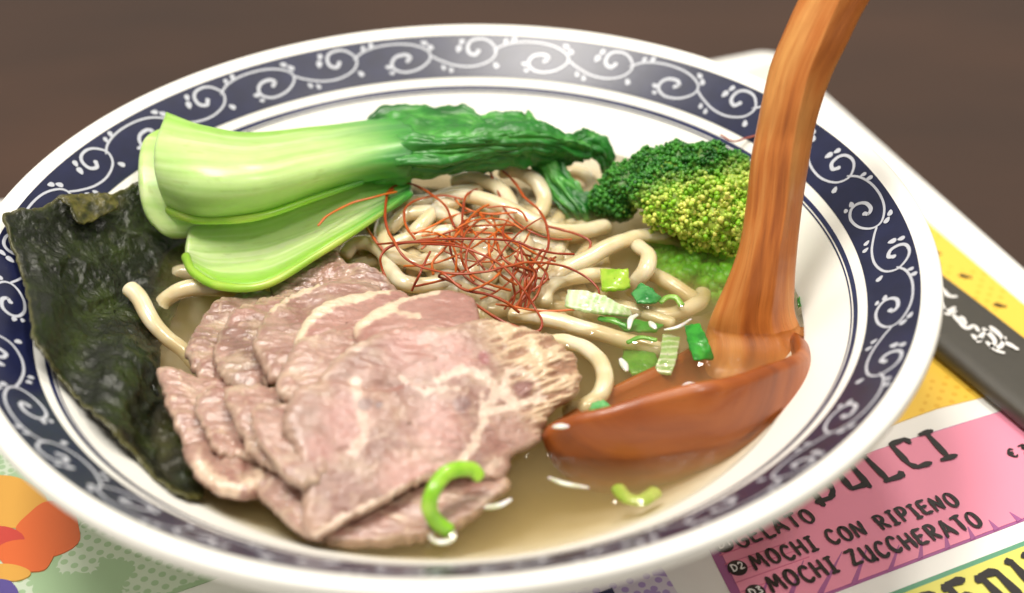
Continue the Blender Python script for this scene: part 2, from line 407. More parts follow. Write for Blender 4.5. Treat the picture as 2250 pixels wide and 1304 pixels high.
panel([(1930, 946), (2060, 899), (2187, 868), (2450, 790), (2300, 690), (2250, 671), (2024, 478), (1900, 370), (1700, 420), (1700, 900)], "yellow_panel", M_yel)
panel([(1400, 900), (200, 900), (-500, 1200), (-420, 1560), (387, 1304), (488, 1269), (900, 1110)], "green_panel", M_grn)
panel([(1330, 1225), (1446, 1236), (1460, 1258), (1487, 1302), (1560, 1420), (1260, 1520), (900, 1400)], "violet_panel", M_vio)
panel([(1310, 1308), (1345, 1294), (1352, 1310), (1318, 1325)], "navy_lettering", M_navyink, 0.00045)
panel([(1940, 1310), (2250, 1190), (2450, 1112), (2600, 1360), (2060, 1500)], "teal_edging", M_teal, 0.00018)
panel([(1968, 1312), (2250, 1202), (2440, 1128), (2580, 1350), (2080, 1480)], "lime_panel", M_lime, 0.0003)
panel([(1600, 170), (1690, 140), (1740, 150), (1700, 250), (1600, 260)], "pale_green_panel", M_pale)
# printed picture at the near left corner: only soft colour patches
def patch(cx_, cy_, rx, ry, mt, lift):
    q = [(cx_ + rx * (1 + 0.12 * math.sin(3 * a + cx_)) * math.cos(a), cy_ + ry * (1 + 0.12 * math.cos(2 * a + cy_)) * math.sin(a)) for a in np.linspace(0, 2 * math.pi, 28)[:-1]]
    panel(q, "colour_patch", mt, lift)
P_or = print_mat("orange_print", S(226, 108, 52)); P_gold = print_mat("gold_print", S(226, 168, 74)); P_red = print_mat("red_print", S(204, 70, 60)); P_purple = print_mat("purple_print", S(92, 78, 150)); P_peach = print_mat("peach_print", S(238, 190, 160))
patch(20, 1105, 78, 62, P_gold, 0.0004); patch(112, 1165, 70, 56, P_or, 0.0005); patch(-10, 1195, 60, 36, P_red, 0.00055); patch(60, 1225, 62, 40, P_or, 0.0006); patch(20, 1262, 44, 20, P_gold, 0.00065); patch(0, 1300, 40, 26, P_purple, 0.0007)

# hand lettering: strokes in a unit box
G = {
 'A': (.72, [[(0, 0), (.30, .95), (.38, 1)], [(.36, 1), (.5, .55), (.72, 0)], [(.14, .36), (.6, .38)]]),
 'C': (.62, [[(.6, .82), (.45, .98), (.22, .92), (.05, .62), (.04, .32), (.18, .06), (.40, .02), (.62, .18)]]),
 'D': (.66, [[(.06, 1), (.06, 0)], [(.0, 1), (.35, .95), (.62, .65), (.58, .28), (.32, .03), (0, 0)]]),
 'E': (.60, [[(.58, .98), (.05, .95), (.04, .5), (.06, .03), (.6, .05)], [(.06, .52), (.5, .55)]]),
 'G': (.68, [[(.6, .85), (.4, 1), (.14, .86), (.02, .5), (.12, .12), (.36, 0), (.62, .15), (.64, .44), (.38, .44)]]),
 'H': (.66, [[(.05, 1), (.06, 0)], [(.6, 1), (.62, 0)], [(.05, .5), (.6, .55)]]),
 'I': (.44, [[(.22, 1), (.24, 0)], [(.04, .98), (.42, 1)], [(.02, 0), (.46, .03)]]),
 'L': (.55, [[(.08, 1), (.06, .02), (.56, .05)]]),
 'M': (.92, [[(.02, 0), (.14, .98), (.44, .3), (.72, 1), (.9, 0)]]),
 'N': (.74, [[(.04, 0), (.07, .98), (.62, .04), (.68, 1)]]),
 'O': (.66, [[(.33, 1), (.12, .85), (.02, .5), (.12, .12), (.34, 0), (.58, .16), (.64, .5), (.54, .86), (.33, 1)]]),
 'P': (.58, [[(.1, 0), (.08, 1)], [(.0, .96), (.4, .98), (.56, .75), (.42, .5), (.1, .42)]]),
 'R': (.66, [[(.1, 0), (.08, 1)], [(.0, .96), (.4, .98), (.54, .76), (.4, .54), (.1, .46)], [(.22, .48), (.64, .02)]]),
 'T': (.64, [[(.32, .98), (.34, 0)], [(0, .94), (.64, 1)]]),
 'U': (.66, [[(.05, 1), (.06, .3), (.2, .03), (.42, .05), (.58, .3)], [(.6, 1), (.6, .1), (.68, 0)]]),
 'Z': (.66, [[(.04, .92), (.6, .98), (.34, .55), (.04, .03), (.66, .08)]]),
 '1': (.3, [[(.05, .8), (.2, 1), (.2, 0)]]),
 '2': (.55, [[(.04, .78), (.22, 1), (.48, .85), (.44, .55), (.05, .02), (.55, .04)]]),
 '3': (.5, [[(.04, .95), (.46, .95), (.2, .58), (.46, .4), (.42, .08), (.04, .05)]]),
 '€': (.6, [[(.6, .85), (.4, 1), (.15, .7), (.15, .3), (.4, 0), (.6, .15)], [(0, .6), (.45, .6)], [(0, .42), (.42, .42)]]),
 ' ': (.42, []),
}
G2 = {                                          # squarer display letters
 'D': (.70, [[(.02, .98), (.50, .98), (.66, .80), (.66, .22), (.48, .03), (.02, .03)], [(.14, 1.0), (.14, -.12)]]),
 'U': (.70, [[(.0, .97), (.16, .97)], [(.12, 1), (.12, .04), (.60, .04)], [(.60, 1), (.60, -.08)], [(.50, .97), (.66, .97)]]),
 'L': (.62, [[(.0, .97), (.2, .97)], [(.14, 1), (.14, .03)], [(.04, .03), (.62, .03)], [(.60, .0), (.60, .16)]]),
 'C': (.68, [[(.62, .80), (.62, .97), (.10, .95)], [(.12, .97), (.10, .22), (.22, .04), (.66, .04)]]),
 'I': (.5, [[(.25, 1), (.25, 0)], [(.04, .97), (.46, .97)], [(.02, .03), (.5, .03)]]),
 'M': (.9, [[(.06, 0), (.06, .92)], [(.0, .92), (.84, .92)], [(.45, .92), (.45, .1)], [(.84, .92), (.84, 0)]]),
 'E': (.62, [[(.0, .84), (.14, .95), (.62, .95)], [(.14, .95), (.14, .04)], [(.14, .5), (.5, .5)], [(.10, .04), (.62, .04)]]),
 'N': (.70, [[(.0, .84), (.16, .95), (.62, .95)], [(.16, .95), (.16, 0)], [(.60, .95), (.60, 0)]]),
}
def ribbon2d(pts, wd, taper=True, n=None):
    pts = np.array(pts, float)
    if len(pts) > 2: pts = catmull(pts, (n or 6 * (len(pts) - 1)) + 1)
    else: pts = catmull(pts, 5)
    t = np.gradient(pts, axis=0); t /= np.maximum(np.linalg.norm(t, axis=1)[:, None], 1e-9); nn = np.stack([-t[:, 1], t[:, 0]], 1)
    k = len(pts); s = np.linspace(0, 1, k)
    ww = wd * (1 + 0.18 * np.sin(s * 7 + pts[0, 0] * 40)) * (0.72 + 0.28 * np.minimum(1, np.minimum(s, 1 - s) * 8)) if taper else np.full(k, wd)
    A = pts + nn * ww[:, None] / 2; B = pts - nn * ww[:, None] / 2
    ends0 = pts[0] - t[0] * ww[0] * 0.4; ends1 = pts[-1] + t[-1] * ww[-1] * 0.4
    V = np.concatenate([A, B, [ends0, ends1]]); F = [(i, i + k, i + k + 1, i + 1) for i in range(k - 1)] + [(0, 2 * k, k), (k - 1, 2 * k - 1, 2 * k + 1)]
    return V, F
def text(s, p0, p1, cap, wd, name, mt=None, lift=0.0006, square=False, parent=None, frame=None):
    """letters from p0 to p1 (menu coordinates), cap height and stroke width in metres"""
    p0 = np.asarray(p0); p1 = np.asarray(p1); d = p1 - p0; ln = np.linalg.norm(d); ex = d / ln; ey = np.array([-ex[1], ex[0]])
    GG = G2 if square else G; gap = 0.3
    tot = sum(GG[c][0] for c in s) + gap * (len(s) - 1); sx = ln / tot; x = 0; V = []; F = []; nv = 0
    for i, c in enumerate(s):
        wdt, st = GG[c]
        jy = 0.05 * math.sin(i * 2.3); jr = 0.05 * math.sin(i * 1.7 + 1)
        for q in st:
            q = np.array(q); q = np.stack([q[:, 0] + jr * (q[:, 1] - .5), q[:, 1] + jy], 1)
            pts = p0 + ex * ((x + q[:, :1]) * sx) + ey * (q[:, 1:] * cap)
            segs = [pts[k_:k_ + 2] for k_ in range(len(pts) - 1)] if (c in 'MNZELH' or square) else [pts]
            for sg in segs:
                v, f = ribbon2d(sg, wd)
                V.append(np.concatenate([v, np.full((len(v), 1), len(V) * 4e-6)], 1)); F += [tuple(a + nv for a in g) for g in f]; nv += len(v)
        x += wdt + gap
    V = np.concatenate(V)
    return mk(name, wld(V[:, :2], lift) + V[:, 2:] * np.array([[0, 0, 1.0]]), F, mt or M_ink, parent or menu, smooth_shade=False)
L_ = loc
text("MOCHI CON RIPIENO", L_(1662, 1256), L_(2108, 1112), 0.0047, 0.00092, "lettering")
text("MOCHI ZUCCHERATO", L_(1700, 1306), L_(2160, 1158), 0.0050, 0.00098, "lettering")
text("GELATO", L_(1628, 1208), L_(1792, 1147), 0.0046, 0.00092, "lettering")
text("DULCI", L_(1795, 1110), L_(2105, 1006), 0.0112, 0.00165, "title_lettering", square=True)
text("€", L_(2222, 1010), L_(2238, 1005), 0.0030, 0.0007, "price_lettering"); text("3", L_(2250, 1000), L_(2264, 995), 0.003, 0.0007, "price_lettering")
text("MENU", L_(2035, 1396), L_(2325, 1287), 0.0105, 0.0023, "title_lettering", square=True)
for t_, cx_, cy_ in (("D1", 1590, 1201), ("D2", 1620, 1251), ("D3", 1660, 1305)):
    c = L_(cx_, cy_); q = [c + 0.0024 * np.array([math.cos(a), math.sin(a)]) for a in np.linspace(0, 2 * math.pi, 25)[:-1]]
    o = slab(q, 0.0003, 0.00055, "number_disc", M_ink, menu)
    text(t_, c + np.array([-0.0015, -0.0010]), c + np.array([0.0015, -0.0010]), 0.0021, 0.00042, "number_lettering", M_whi, 0.0008)
for a, b_ in (((2052, 560), 8), ((2120, 612), 10), ((2196, 676), 10)):     # small dark marks printed on the yellow
    for k in range(3):
        panel([(a[0] - 16 + 8 * k, a[1] - 4 + 3 * k), (a[0] - 4 + 9 * k, a[1] - 9 + 3 * k), (a[0] + 8 * k, a[1] + 2)], "printed_mark", M_ink, 0.0005)

# chopstick sleeve
M_sleeve = mat("black_paper_sleeve", S(70, 67, 60), 0.45, nz=(300, 0.05), bump=(500, 0.06, 0.0003))
sl0 = at(2000, 590, z=ZS); ztop = ZS + 0.0065
a0 = at(2068, 592, z=ztop); a1 = at(2250, 731, z=ztop); b0 = at(2064, 757, z=ztop); b1 = at(2250, 905, z=ztop)
axis = (a1 - a0); axis /= np.linalg.norm(axis); side = np.cross(np.array([0, 0, 1.0]), axis)
cen = (a0 + b0) / 2; hw = abs((b0 - a0) @ side) / 2
st_ = cen - axis * 0.012; prof = []
for k in range(24):
    a = 2 * math.pi * k / 24; cx_ = math.copysign(abs(math.cos(a)) ** 0.35, math.cos(a)) * hw; cz_ = math.copysign(abs(math.sin(a)) ** 0.6, math.sin(a)) * 0.0031
    prof.append((cx_, cz_))
prof = np.array(prof); nst = 40
V = []
for i in range(nst):
    o_ = st_ + axis * (0.19 * i / (nst - 1)); o_ = np.array([o_[0], o_[1], ZS + 0.0035])
    wob = 0.0003 * math.sin(i * 0.5)
    V.append(o_ + prof[:, :1] * side + prof[:, 1:] * np.array([0, 0, 1.0]) * (1 + wob * 200) )
V = np.concatenate(V); F = [tuple(q) for q in grid_faces(nst, 24, cv=True)] + [tuple(range(24)), tuple(range((nst - 1) * 24, nst * 24))[::-1]]
slv = empty("chopstick_sleeve", (st_[0], st_[1], ZS)); tag(slv, "dark grey paper chopstick sleeve with white brush lettering beside the bowl", "chopstick sleeve")
mk("sleeve", V, F, M_sleeve, slv)
strokes = [[(2040, 640), (2062, 660), (2080, 690), (2100, 684)], [(2062, 628), (2084, 650), (2102, 652)], [(2066, 680), (2082, 684), (2098, 676)], [(2092, 690), (2108, 706), (2124, 722), (2140, 716), (2150, 728)], [(2112, 696), (2122, 712)],
           [(2136, 736), (2150, 746), (2160, 734), (2176, 728)], [(2160, 722), (2176, 736), (2186, 752), (2176, 764)], [(2176, 718), (2196, 736), (2206, 750)], [(2168, 752), (2190, 770), (2206, 776)], [(2186, 766), (2200, 760), (2208, 742)], [(2208, 752), (2226, 762), (2236, 768)], [(2148, 752), (2156, 744)]]
V = []; F = []; nv = 0
for q in strokes:
    pts = np.array([at(x_, y_, z=ZS + 0.0068) for x_, y_ in q])[:, :2]
    v, f = ribbon2d(pts, 0.0014); V.append(v); F += [tuple(a + nv for a in g) for g in f]; nv += len(v)
V = np.concatenate(V); V = np.concatenate([V, np.full((len(V), 1), ZS + 0.00685)], 1)
mk("brush_lettering", V, F, M_whi, slv, smooth_shade=False)
# the stick ends in the sleeve's shadow
V, F, _ = tube([st_ + axis * 0.10 + side * (-hw * 1.02) * np.sign((b0 - a0) @ side * -1) + np.array([0, 0, ZS + 0.003 - st_[2]]), st_ + axis * 0.195 + side * (-hw * 1.02) * np.sign((b0 - a0) @ side * -1) + np.array([0, 0, ZS + 0.003 - st_[2]])], 0.0022, 10)
mk("chopstick", V, F, mat("dark_red_wood", S(120, 62, 34), 0.4, nz=(200, 0.2)), slv)

# ------------------------------------------------------------------ bowl
R1, Z1, R2, Z2 = 0.11005, -0.00051, 0.09874, -0.00893
inner = [(0.0001, -0.0520), (0.02, -0.0512), (0.04, -0.0480), (0.056, -0.0420), (0.068, -0.0352), (0.078, -0.0278), (0.0845, -0.0222), (0.0915, -0.0159), (R2, Z2), (R1, Z1), (0.1118, 0.0006), (0.1134, 0.0010), (0.1146, 0.0003), (0.1150, -0.0010), (0.1146, -0.0026)]
outer = [(0.1115, -0.0068), (0.104, -0.0150), (0.094, -0.0245), (0.080, -0.0365), (0.066, -0.0465), (0.055, -0.0530), (0.0500, -0.0560), (0.0490, -0.0640), (0.0480, -0.0650), (0.0455, -0.0648), (0.0445, -0.0590), (0.03, -0.0575), (0.0001, -0.0575)]
prof = []
pp = inner + outer
for i in range(len(pp) - 1):
    k = 10 if pp[i] == (R2, Z2) else 5
    for j in range(k): prof.append(np.array(pp[i]) + (np.array(pp[i + 1]) - np.array(pp[i])) * j / k)
prof.append(np.array(pp[-1])); prof = np.array(prof)
# round the corners of the profile except along the straight printed band
for it in range(6):
    q = prof.copy(); q[1:-1] = (prof[:-2] + 2 * prof[1:-1] + prof[2:]) / 4
    lock = (np.abs((prof[:, 0] - R2) * (Z1 - Z2) - (prof[:, 1] - Z2) * (R1 - R2)) < 2e-7) & (prof[:, 0] > R2 + 0.0004) & (prof[:, 0] < R1 - 0.0004)
    q[lock] = prof[lock]; prof = q
na = 256; a = np.arange(na) / na * 2 * math.pi
V = np.stack([prof[:, None, 0] * np.cos(a), prof[:, None, 0] * np.sin(a), np.repeat(prof[:, None, 1], na, 1)], -1).reshape(-1, 3)
bowl = empty("noodle_bowl", (0, 0, ZT)); tag(bowl, "white porcelain noodle bowl with navy scroll band, filled with broth", "bowl")
mk("bowl_body", V, [tuple(q) for q in grid_faces(len(prof), na, cv=True)], M_porc, bowl)
dn = np.array([-(Z1 - Z2), (R1 - R2)]); dn /= np.linalg.norm(dn)     # in (r,z), pointing up and inwards
def cone(th, t, off):
    r_ = R2 + (R1 - R2) * t + dn[0] * off; z_ = Z2 + (Z1 - Z2) * t + dn[1] * off
    return np.stack([r_ * np.cos(th), r_ * np.sin(th), z_ + 0 * th], -1)
def ring_strip(t0, t1, off, name, mt, k=6):
    th = np.arange(na) / na * 2 * math.pi; tt = np.linspace(t0, t1, k)
    V = np.stack([cone(th, t, off if 0 < i < k - 1 else off * 0.3) for i, t in enumerate(tt)], 0).reshape(-1, 3)
    return mk(name, V, [tuple(q) for q in grid_faces(k, na, cv=True)], mt, bowl)
ring_strip(0.012, 0.985, 0.00010, "navy_band", M_navy)
# rings on the wall below the band (follow the real profile)
def wall_strip(r0, r1, off, name, mt):
    rr_ = np.linspace(r0, r1, 5); pi = prof[:60]; pi = pi[np.argsort(pi[:, 0])]
    zz_ = np.interp(rr_, pi[:, 0], pi[:, 1]); th = np.arange(na) / na * 2 * math.pi
    V = np.stack([np.stack([(r_ - off * 0.6) * np.cos(th), (r_ - off * 0.6) * np.sin(th), np.full(na, z_ + off * 0.8)], -1) for r_, z_ in zip(rr_, zz_)], 0).reshape(-1, 3)
    return mk(name, V, [tuple(q) for q in grid_faces(5, na, cv=True)], mt, bowl)
wall_strip(0.0960, 0.0969, 0.00012, "navy_ring", M_line)
wall_strip(0.0954, 0.0957, 0.00012, "fine_ring", M_line)
B1 = [[16.769, .602], [14.99, .754], [12.249, .838], [9.029, .838], [6.49, .767], [4.613, .615], [4.57, .424], [6.306, .241], [8.728, .181], [10.428, .272], [10.734, .424], [9.857, .555], [8.303, .579], [7.635, .5], [8.145, .439]]
A2 = [[4.338, .519], [2.743, .393], [.125, .265], [-2.78, .25], [-5.344, .38], [-6.258, .602], [-5.346, .793], [-4.035, .879], [-2.498, .857], [-1.714, .739], [-1.807, .575], [-2.819, .51], [-3.392, .597]]
DOT = [([11.6, .345], [11.25, .335], .9), ([11.3, .2], [10.7, .19], .75), ([5.6, .85], [4.9, .80], .95), ([4.4, .735], [4.2, .70], 1.0), ([-.1, .60], [-.35, .70], 1.1), ([-.55, .76], [-.85, .86], .95), ([2.5, .27], [2.2, .20], .85), ([1.2, .21], [.95, .13], .85), ([-6.2, .31], [-6.6, .24], 1.0), ([-7.5, .79], [-7.75, .88], .8), ([-8.8, .83], [-9.05, .92], .9)]
RM = 0.1044; BW = 0.0141
def to2(q): q = np.array(q, float); return np.stack([np.radians(q[:, 0]) * RM, q[:, 1] * BW], 1)
V = []; F = []; nv = 0
for stroke in (B1, A2):
    pts = catmull(to2(stroke), 110)
    t = np.gradient(pts, axis=0); t /= np.linalg.norm(t, axis=1)[:, None]; nn = np.stack([-t[:, 1], t[:, 0]], 1)
    s = np.linspace(0, 1, 110); wd = 0.00090 * (0.72 + 0.5 * smooth(0.35, 0.95, s)) * np.clip(np.minimum(s, 1 - s) * 40 + 0.35, 0, 1)
    v = np.concatenate([pts + nn * wd[:, None] / 2, pts - nn * wd[:, None] / 2]); k = 110
    V.append(v); F += [(i + nv, i + k + nv, i + k + 1 + nv, i + 1 + nv) for i in range(k - 1)]; nv += len(v)
    c = pts[-1]; v = [c + 0.00066 * np.array([math.cos(x), math.sin(x)]) for x in np.linspace(0, 2 * math.pi, 15)[:-1]]
    V.append(np.array(v)); F.append(tuple(range(nv, nv + 14))); nv += 14
for p0, p1, sz in DOT:                        # petals
    q = to2([p0, p1]); d = q[1] - q[0]; l = max(np.linalg.norm(d), 1e-6); d /= l; nrm2 = np.array([-d[1], d[0]]); c = q.mean(0)
    x = np.linspace(0, 2 * math.pi, 17)[:-1]
    v = c + np.outer(np.cos(x) * 0.00108 * sz, d) + np.outer(np.sin(x) * 0.00074 * sz * (1 + 0.35 * np.cos(x)), nrm2)
    V.append(v); F.append(tuple(range(nv, nv + 16))); nv += 16
V = np.concatenate(V); W3 = cone(V[:, 0] / RM, V[:, 1] / BW, 0.00022)
up_ = []
for f in F:
    p = W3[list(f)]; nrm3 = np.cross(p[1] - p[0], p[-1] - p[0]); up_.append(f if nrm3[2] > 0 else f[::-1])
first = mk("scroll_motif", W3, up_, M_scroll, bowl)
for k in range(1, 16):
    o = first.copy(); COL.objects.link(o); o.parent = bowl; o.rotation_euler = (0, 0, math.radians(22.5 * k))

# ------------------------------------------------------------------ ladle
lad = empty("wooden_ladle", tuple(at(1560, 820, -0.02))); tag(lad, "brown lacquered wooden ladle standing in the broth, handle leaning out", "ladle")
# handle: left edge, right edge (px, py), height, half thickness
HS = [((1500, 872), (1740, 870), -0.0098, 0.0012), ((1535, 815), (1765, 828), -0.0075, 0.0018), ((1550, 770), (1786, 794), -0.0045, 0.0030), ((1552, 730), (1770, 746), -0.0015, 0.0036), ((1566, 688), (1748, 690), 0.0035, 0.0040), ((1596, 620), (1747, 626), 0.0105, 0.0044), ((1624, 540), (1752, 550), 0.0185, 0.0047), ((1639, 450), (1763, 456), 0.0275, 0.0048), ((1650, 350), (1777, 362), 0.0375, 0.0048),
      ((1661, 288), (1787, 300), 0.0435, 0.0048), ((1673, 228), (1801, 242), 0.0495, 0.0048), ((1692, 148), (1826, 168), 0.0570, 0.0049), ((1720, 80), (1856, 104), 0.0635, 0.0050), ((1752, 10), (1888, 36), 0.0700, 0.0050), ((1790, -60), (1925, -30), 0.0765, 0.0050), ((1830, -130), (1962, -95), 0.083, 0.005)]
arr = np.array([[*a_, *b_, h_, t_] for a_, b_, h_, t_ in HS], float)
arr = catmull(arr, 150)
Lp = at(arr[:, 0], arr[:, 1], arr[:, 4]); Rp = at(arr[:, 2], arr[:, 3], arr[:, 4]); C_ = (Lp + Rp) / 2
wv = (Rp - Lp) / 2; ax = np.gradient(C_, axis=0); ax /= np.linalg.norm(ax, axis=1)[:, None]
fr = np.cross(wv, ax); fr /= np.linalg.norm(fr, axis=1)[:, None]
if (fr @ FW).mean() > 0: fr = -fr
sec = catmull(np.array([(-1, -.1), (-.93, .45), (-.55, .86), (0, .97), (.28, 1.02), (.37, 1.03), (.43, .96), (.60, .68), (.86, .30), (1, -.1), (.9, -.6), (.5, -.95), (0, -1), (-.5, -.95), (-.9, -.6)]), 56, closed=True)
V = C_[:, None] + wv[:, None] * sec[None, :, :1] + fr[:, None] * (sec[None, :, 1:] * arr[:, None, 5:6])
ln = np.concatenate([[0], np.cumsum(np.linalg.norm(np.diff(C_, axis=0), axis=1))])
V = V + fr[:, None] * (0.00035 * fbm(np.stack([ln[:, None] * 60 + 0 * sec[None, :, 0], sec[None, :, 0] * 1.2 + 0 * ln[:, None], sec[None, :, 1] + 0 * ln[:, None]], -1), 3))[..., None]
UV = np.stack([np.repeat(ln[:, None], 56, 1), sec[None, :, 0] * 0.008 + 0 * ln[:, None] + sec[None, :, 1] * 0.001 + 0.002 * np.sin(ln * 30)[:, None]], -1).reshape(-1, 2)
mk("handle", V.reshape(-1, 3), [tuple(q) for q in grid_faces(150, 56, cv=True)] + [tuple(range(56)), tuple(range(149 * 56, 150 * 56))[::-1]], M_wood, lad, uv=UV, water=True)
# scoop: thick shell hung from a closed rim; the near side stands proud of the broth, the far side is under it
RIM = [(1190, 958, .0030), (1255, 932, .0085), (1343, 910, .0115), (1420, 888, .0130), (1491, 868, .0140), (1570, 853, .0142), (1645, 838, .0122), (1715, 815, .0092), (1766, 792, .0062), (1779, 768, .0030),
       (1758, 740, -.0015), (1690, 728, -.0045), (1620, 730, -.0052), (1560, 748, -.0050), (1490, 788, -.0040), (1410, 828, -.0034), (1320, 876, -.0032), (1240, 925, -.0016)]
nt_, nphi = 180, 40
rimw = catmull(np.array([at(*q) for q in RIM]), nt_, closed=True)
cc = rimw.mean(0); nv_ = np.zeros(3)
for i_ in range(nt_): nv_ += np.cross(rimw[i_] - cc, rimw[(i_ + 1) % nt_] - cc)
nv_ /= np.linalg.norm(nv_); nv_ *= np.sign(nv_[2])
av = at(1192, 958, .003) - at(1776, 790, .008); av -= nv_ * (av @ nv_); av /= np.linalg.norm(av); bv = np.cross(nv_, av); A_ = 0; B_ = 0
D_ = 0.0215
ph = np.linspace(0, math.pi / 2, nphi); ph[-1] -= 0.01
def shell(off, _b, D_):
    d = rimw - cc; dl = np.linalg.norm(d, axis=1)[:, None]; e_ = d * (1 + off / dl)
    cp = np.cos(ph) ** 0.62
    return cc + e_[None] * cp[:, None, None] - nv_ * (D_ * np.sin(ph))[:, None, None]
Out = shell(0.0, 0, D_)[::-1]; In = shell(-0.0040, 0, 0.0078)
rim = []
for k in (0.25, 0.5, 0.75):
    rim.append(Out[-1] * (1 - k) + In[0] * k + nv_ * 0.0017 * math.sin(math.pi * k))
SV = np.concatenate([Out, np.array(rim), In]); nr_ = len(SV)
lu = ((SV - cc) @ av); lv = ((SV - cc) @ bv)
SV = SV + (0.0004 * fbm(SV * 60, 3))[..., None] * nv_
UV = np.stack([lu, lv + 0.3 * ((SV - cc) @ nv_)], -1).reshape(-1, 2)
mk("scoop", SV.reshape(-1, 3), [tuple(q) for q in grid_faces(nr_, nt_, cv=True)] + [tuple(range(nt_)), tuple(range((nr_ - 1) * nt_, nr_ * nt_))[::-1]], M_woodd, lad, uv=UV, water=True)

# ------------------------------------------------------------------ seaweed
_pi = prof[:62]; _pi = _pi[np.argsort(_pi[:, 0])]
def wall_h(px, py):                            # height above the broth at which a direction meets the bowl's inside
    best = np.full(np.shape(px), -0.03); prev = None
    for z in np.linspace(-0.045, 0.001, 60):
        p = at(px, py, z=np.full(np.shape(px), z)); g_ = np.interp(np.hypot(p[..., 0], p[..., 1]), _pi[:, 0], _pi[:, 1]) - z
        if prev is not None:
            t_ = prev / np.where(np.abs(prev - g_) < 1e-9, 1e-9, prev - g_)
            best = np.where((prev >= 0) & (g_ < 0), z - 0.046 / 59 * (1 - t_) - ZB, best)
        prev = g_
    best = np.where(prev >= 0, 0.001 - ZB, best)
    return best
def nori_h(px, py):
    # rises from the broth on its right side to the bowl's rim on the left
    x = np.interp(py, [420, 600, 760, 900, 1000, 1100], [330, 350, 370, 400, 430, 470])
    d = np.clip((x - px) / 330.0, -0.3, 1.2)
    h = -0.0016 + 0.0215 * np.sign(d) * np.abs(d) ** 1.1 + 0.006 * smooth(560, 410, py)
    h = h + 0.0022 * np.sin(px / 38.0 + py / 120.0) * smooth(-0.1, 0.25, d) + 0.0016 * np.sin(py / 47.0 - px / 90.0) * smooth(0.0, 0.3, d)
    return np.maximum(h, wall_h(px, py) + 0.0022)
nori_out = [(4, 480), (30, 466), (60, 462), (95, 452), (130, 432), (165, 436), (200, 424), (240, 428), (275, 416), (305, 402), (345, 430), (400, 470), (425, 520), (425, 590), (400, 650), (372, 720), (350, 780), (352, 850), (380, 940), (420, 1010), (444, 1062), (446, 1096), (420, 1102), (380, 1085), (330, 1040), (270, 980), (205, 915), (150, 862), (105, 800), (75, 740), (60, 660), (40, 580), (18, 525)]
def nori_disp(P, px, py, s):
    return 0.0010 * fbm(P * 70 + 3, 3) + 0.0011 * np.clip(ridge(P * 55 + 7, 2) - 0.55, 0, 1) * 2.0 + 0.00055 * fbm(P * 300, 4)
V, F, PX, S_ = polar_px(nori_out, nori_h, 0.0009, na=420, nr=110, rough=5, rfreq=0.06, disp=nori_disp)
n1 = fbm(V * 90, 4); n2 = fbm(V * 700, 3); n3 = ridge(V * 55 + 7, 2)
c = mixc(S(20, 25, 10), S(44, 54, 18), smooth(-0.3, 0.6, n1))
c = mixc(c, S(74, 78, 34), smooth(0.35, 0.9, n2) * 0.5)
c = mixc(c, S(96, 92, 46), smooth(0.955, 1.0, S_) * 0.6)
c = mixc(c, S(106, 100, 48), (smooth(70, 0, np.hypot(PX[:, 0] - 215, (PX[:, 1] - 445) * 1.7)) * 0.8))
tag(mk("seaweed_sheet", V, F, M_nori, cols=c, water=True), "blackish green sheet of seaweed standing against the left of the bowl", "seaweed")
# its folded-over corner
V, F, PX, S_ = polar_px([(128, 436), (170, 428), (215, 424), (262, 436), (258, 458), (225, 476), (180, 494), (160, 480), (150, 458)], lambda x, y: nori_h(x, y) + 0.0025 + 0 * x, 0.0007, na=120, nr=24, rough=5, rfreq=0.08, disp=lambda P, px, py, s: 0.0010 * fbm(P * 140, 3))
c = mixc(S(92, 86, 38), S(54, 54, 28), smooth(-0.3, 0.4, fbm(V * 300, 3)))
sw = bpy.data.objects["seaweed_sheet"]; sw['_o'] = list(sw.location)
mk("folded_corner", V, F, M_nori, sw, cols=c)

# ------------------------------------------------------------------ pak choi
pak = empty("pak_choi", tuple(at(560, 480, 0.0))); tag(pak, "boiled green pak choi with pale stalks, laid across the back of the bowl", "pak choi")
def stalk_cols(px, py, u, v, tip_from, edge, seed):
    n1 = 0.7 * fbm(np.stack([u * 1.6, v * 5, u * 0 + seed], -1), 3) + 0.3 * noise(np.stack([u * 1.5, v * 9, u * 0 + seed], -1))
    e = np.abs(v) ** 2.2
    c = mixc(S(196, 226, 146), S(158, 206, 88), smooth(0.0, 0.9, e + 0.3 * n1))
    c = mixc(c, S(140, 198, 60), smooth(0.72, 1.0, np.abs(v)) * edge)
    c = mixc(c, S(222, 238, 176), smooth(0.15, 0.75, n1) * 0.35)
    vein = noise(np.stack([u * 1.1 + 0.3 * np.sin(v * 2), v * 11 * (1 - 0.25 * u), u * 0 + seed + 0.5], -1))
    c = mixc(c, S(224, 240, 184), smooth(0.18, 0.5, vein) * 0.42); c = mixc(c, S(140, 192, 70), smooth(-0.2, -0.5, vein) * 0.30)
    c = mixc(c, S(150, 170, 80), smooth(0.42, 0.6, fbm(np.stack([u * 9, v * 9, u * 0 + seed * 2], -1), 3)) * 0.25)
    g = smooth(tip_from, max(1.0, tip_from + 0.3), u + 0.10 * n1 + 0.10 * np.abs(v))
    c = mixc(c, S(74, 160, 62), g); c = mixc(c, S(24, 104, 44), smooth(0.85, 1.15, u + 0.15 * n1) * 0.9)
    return c
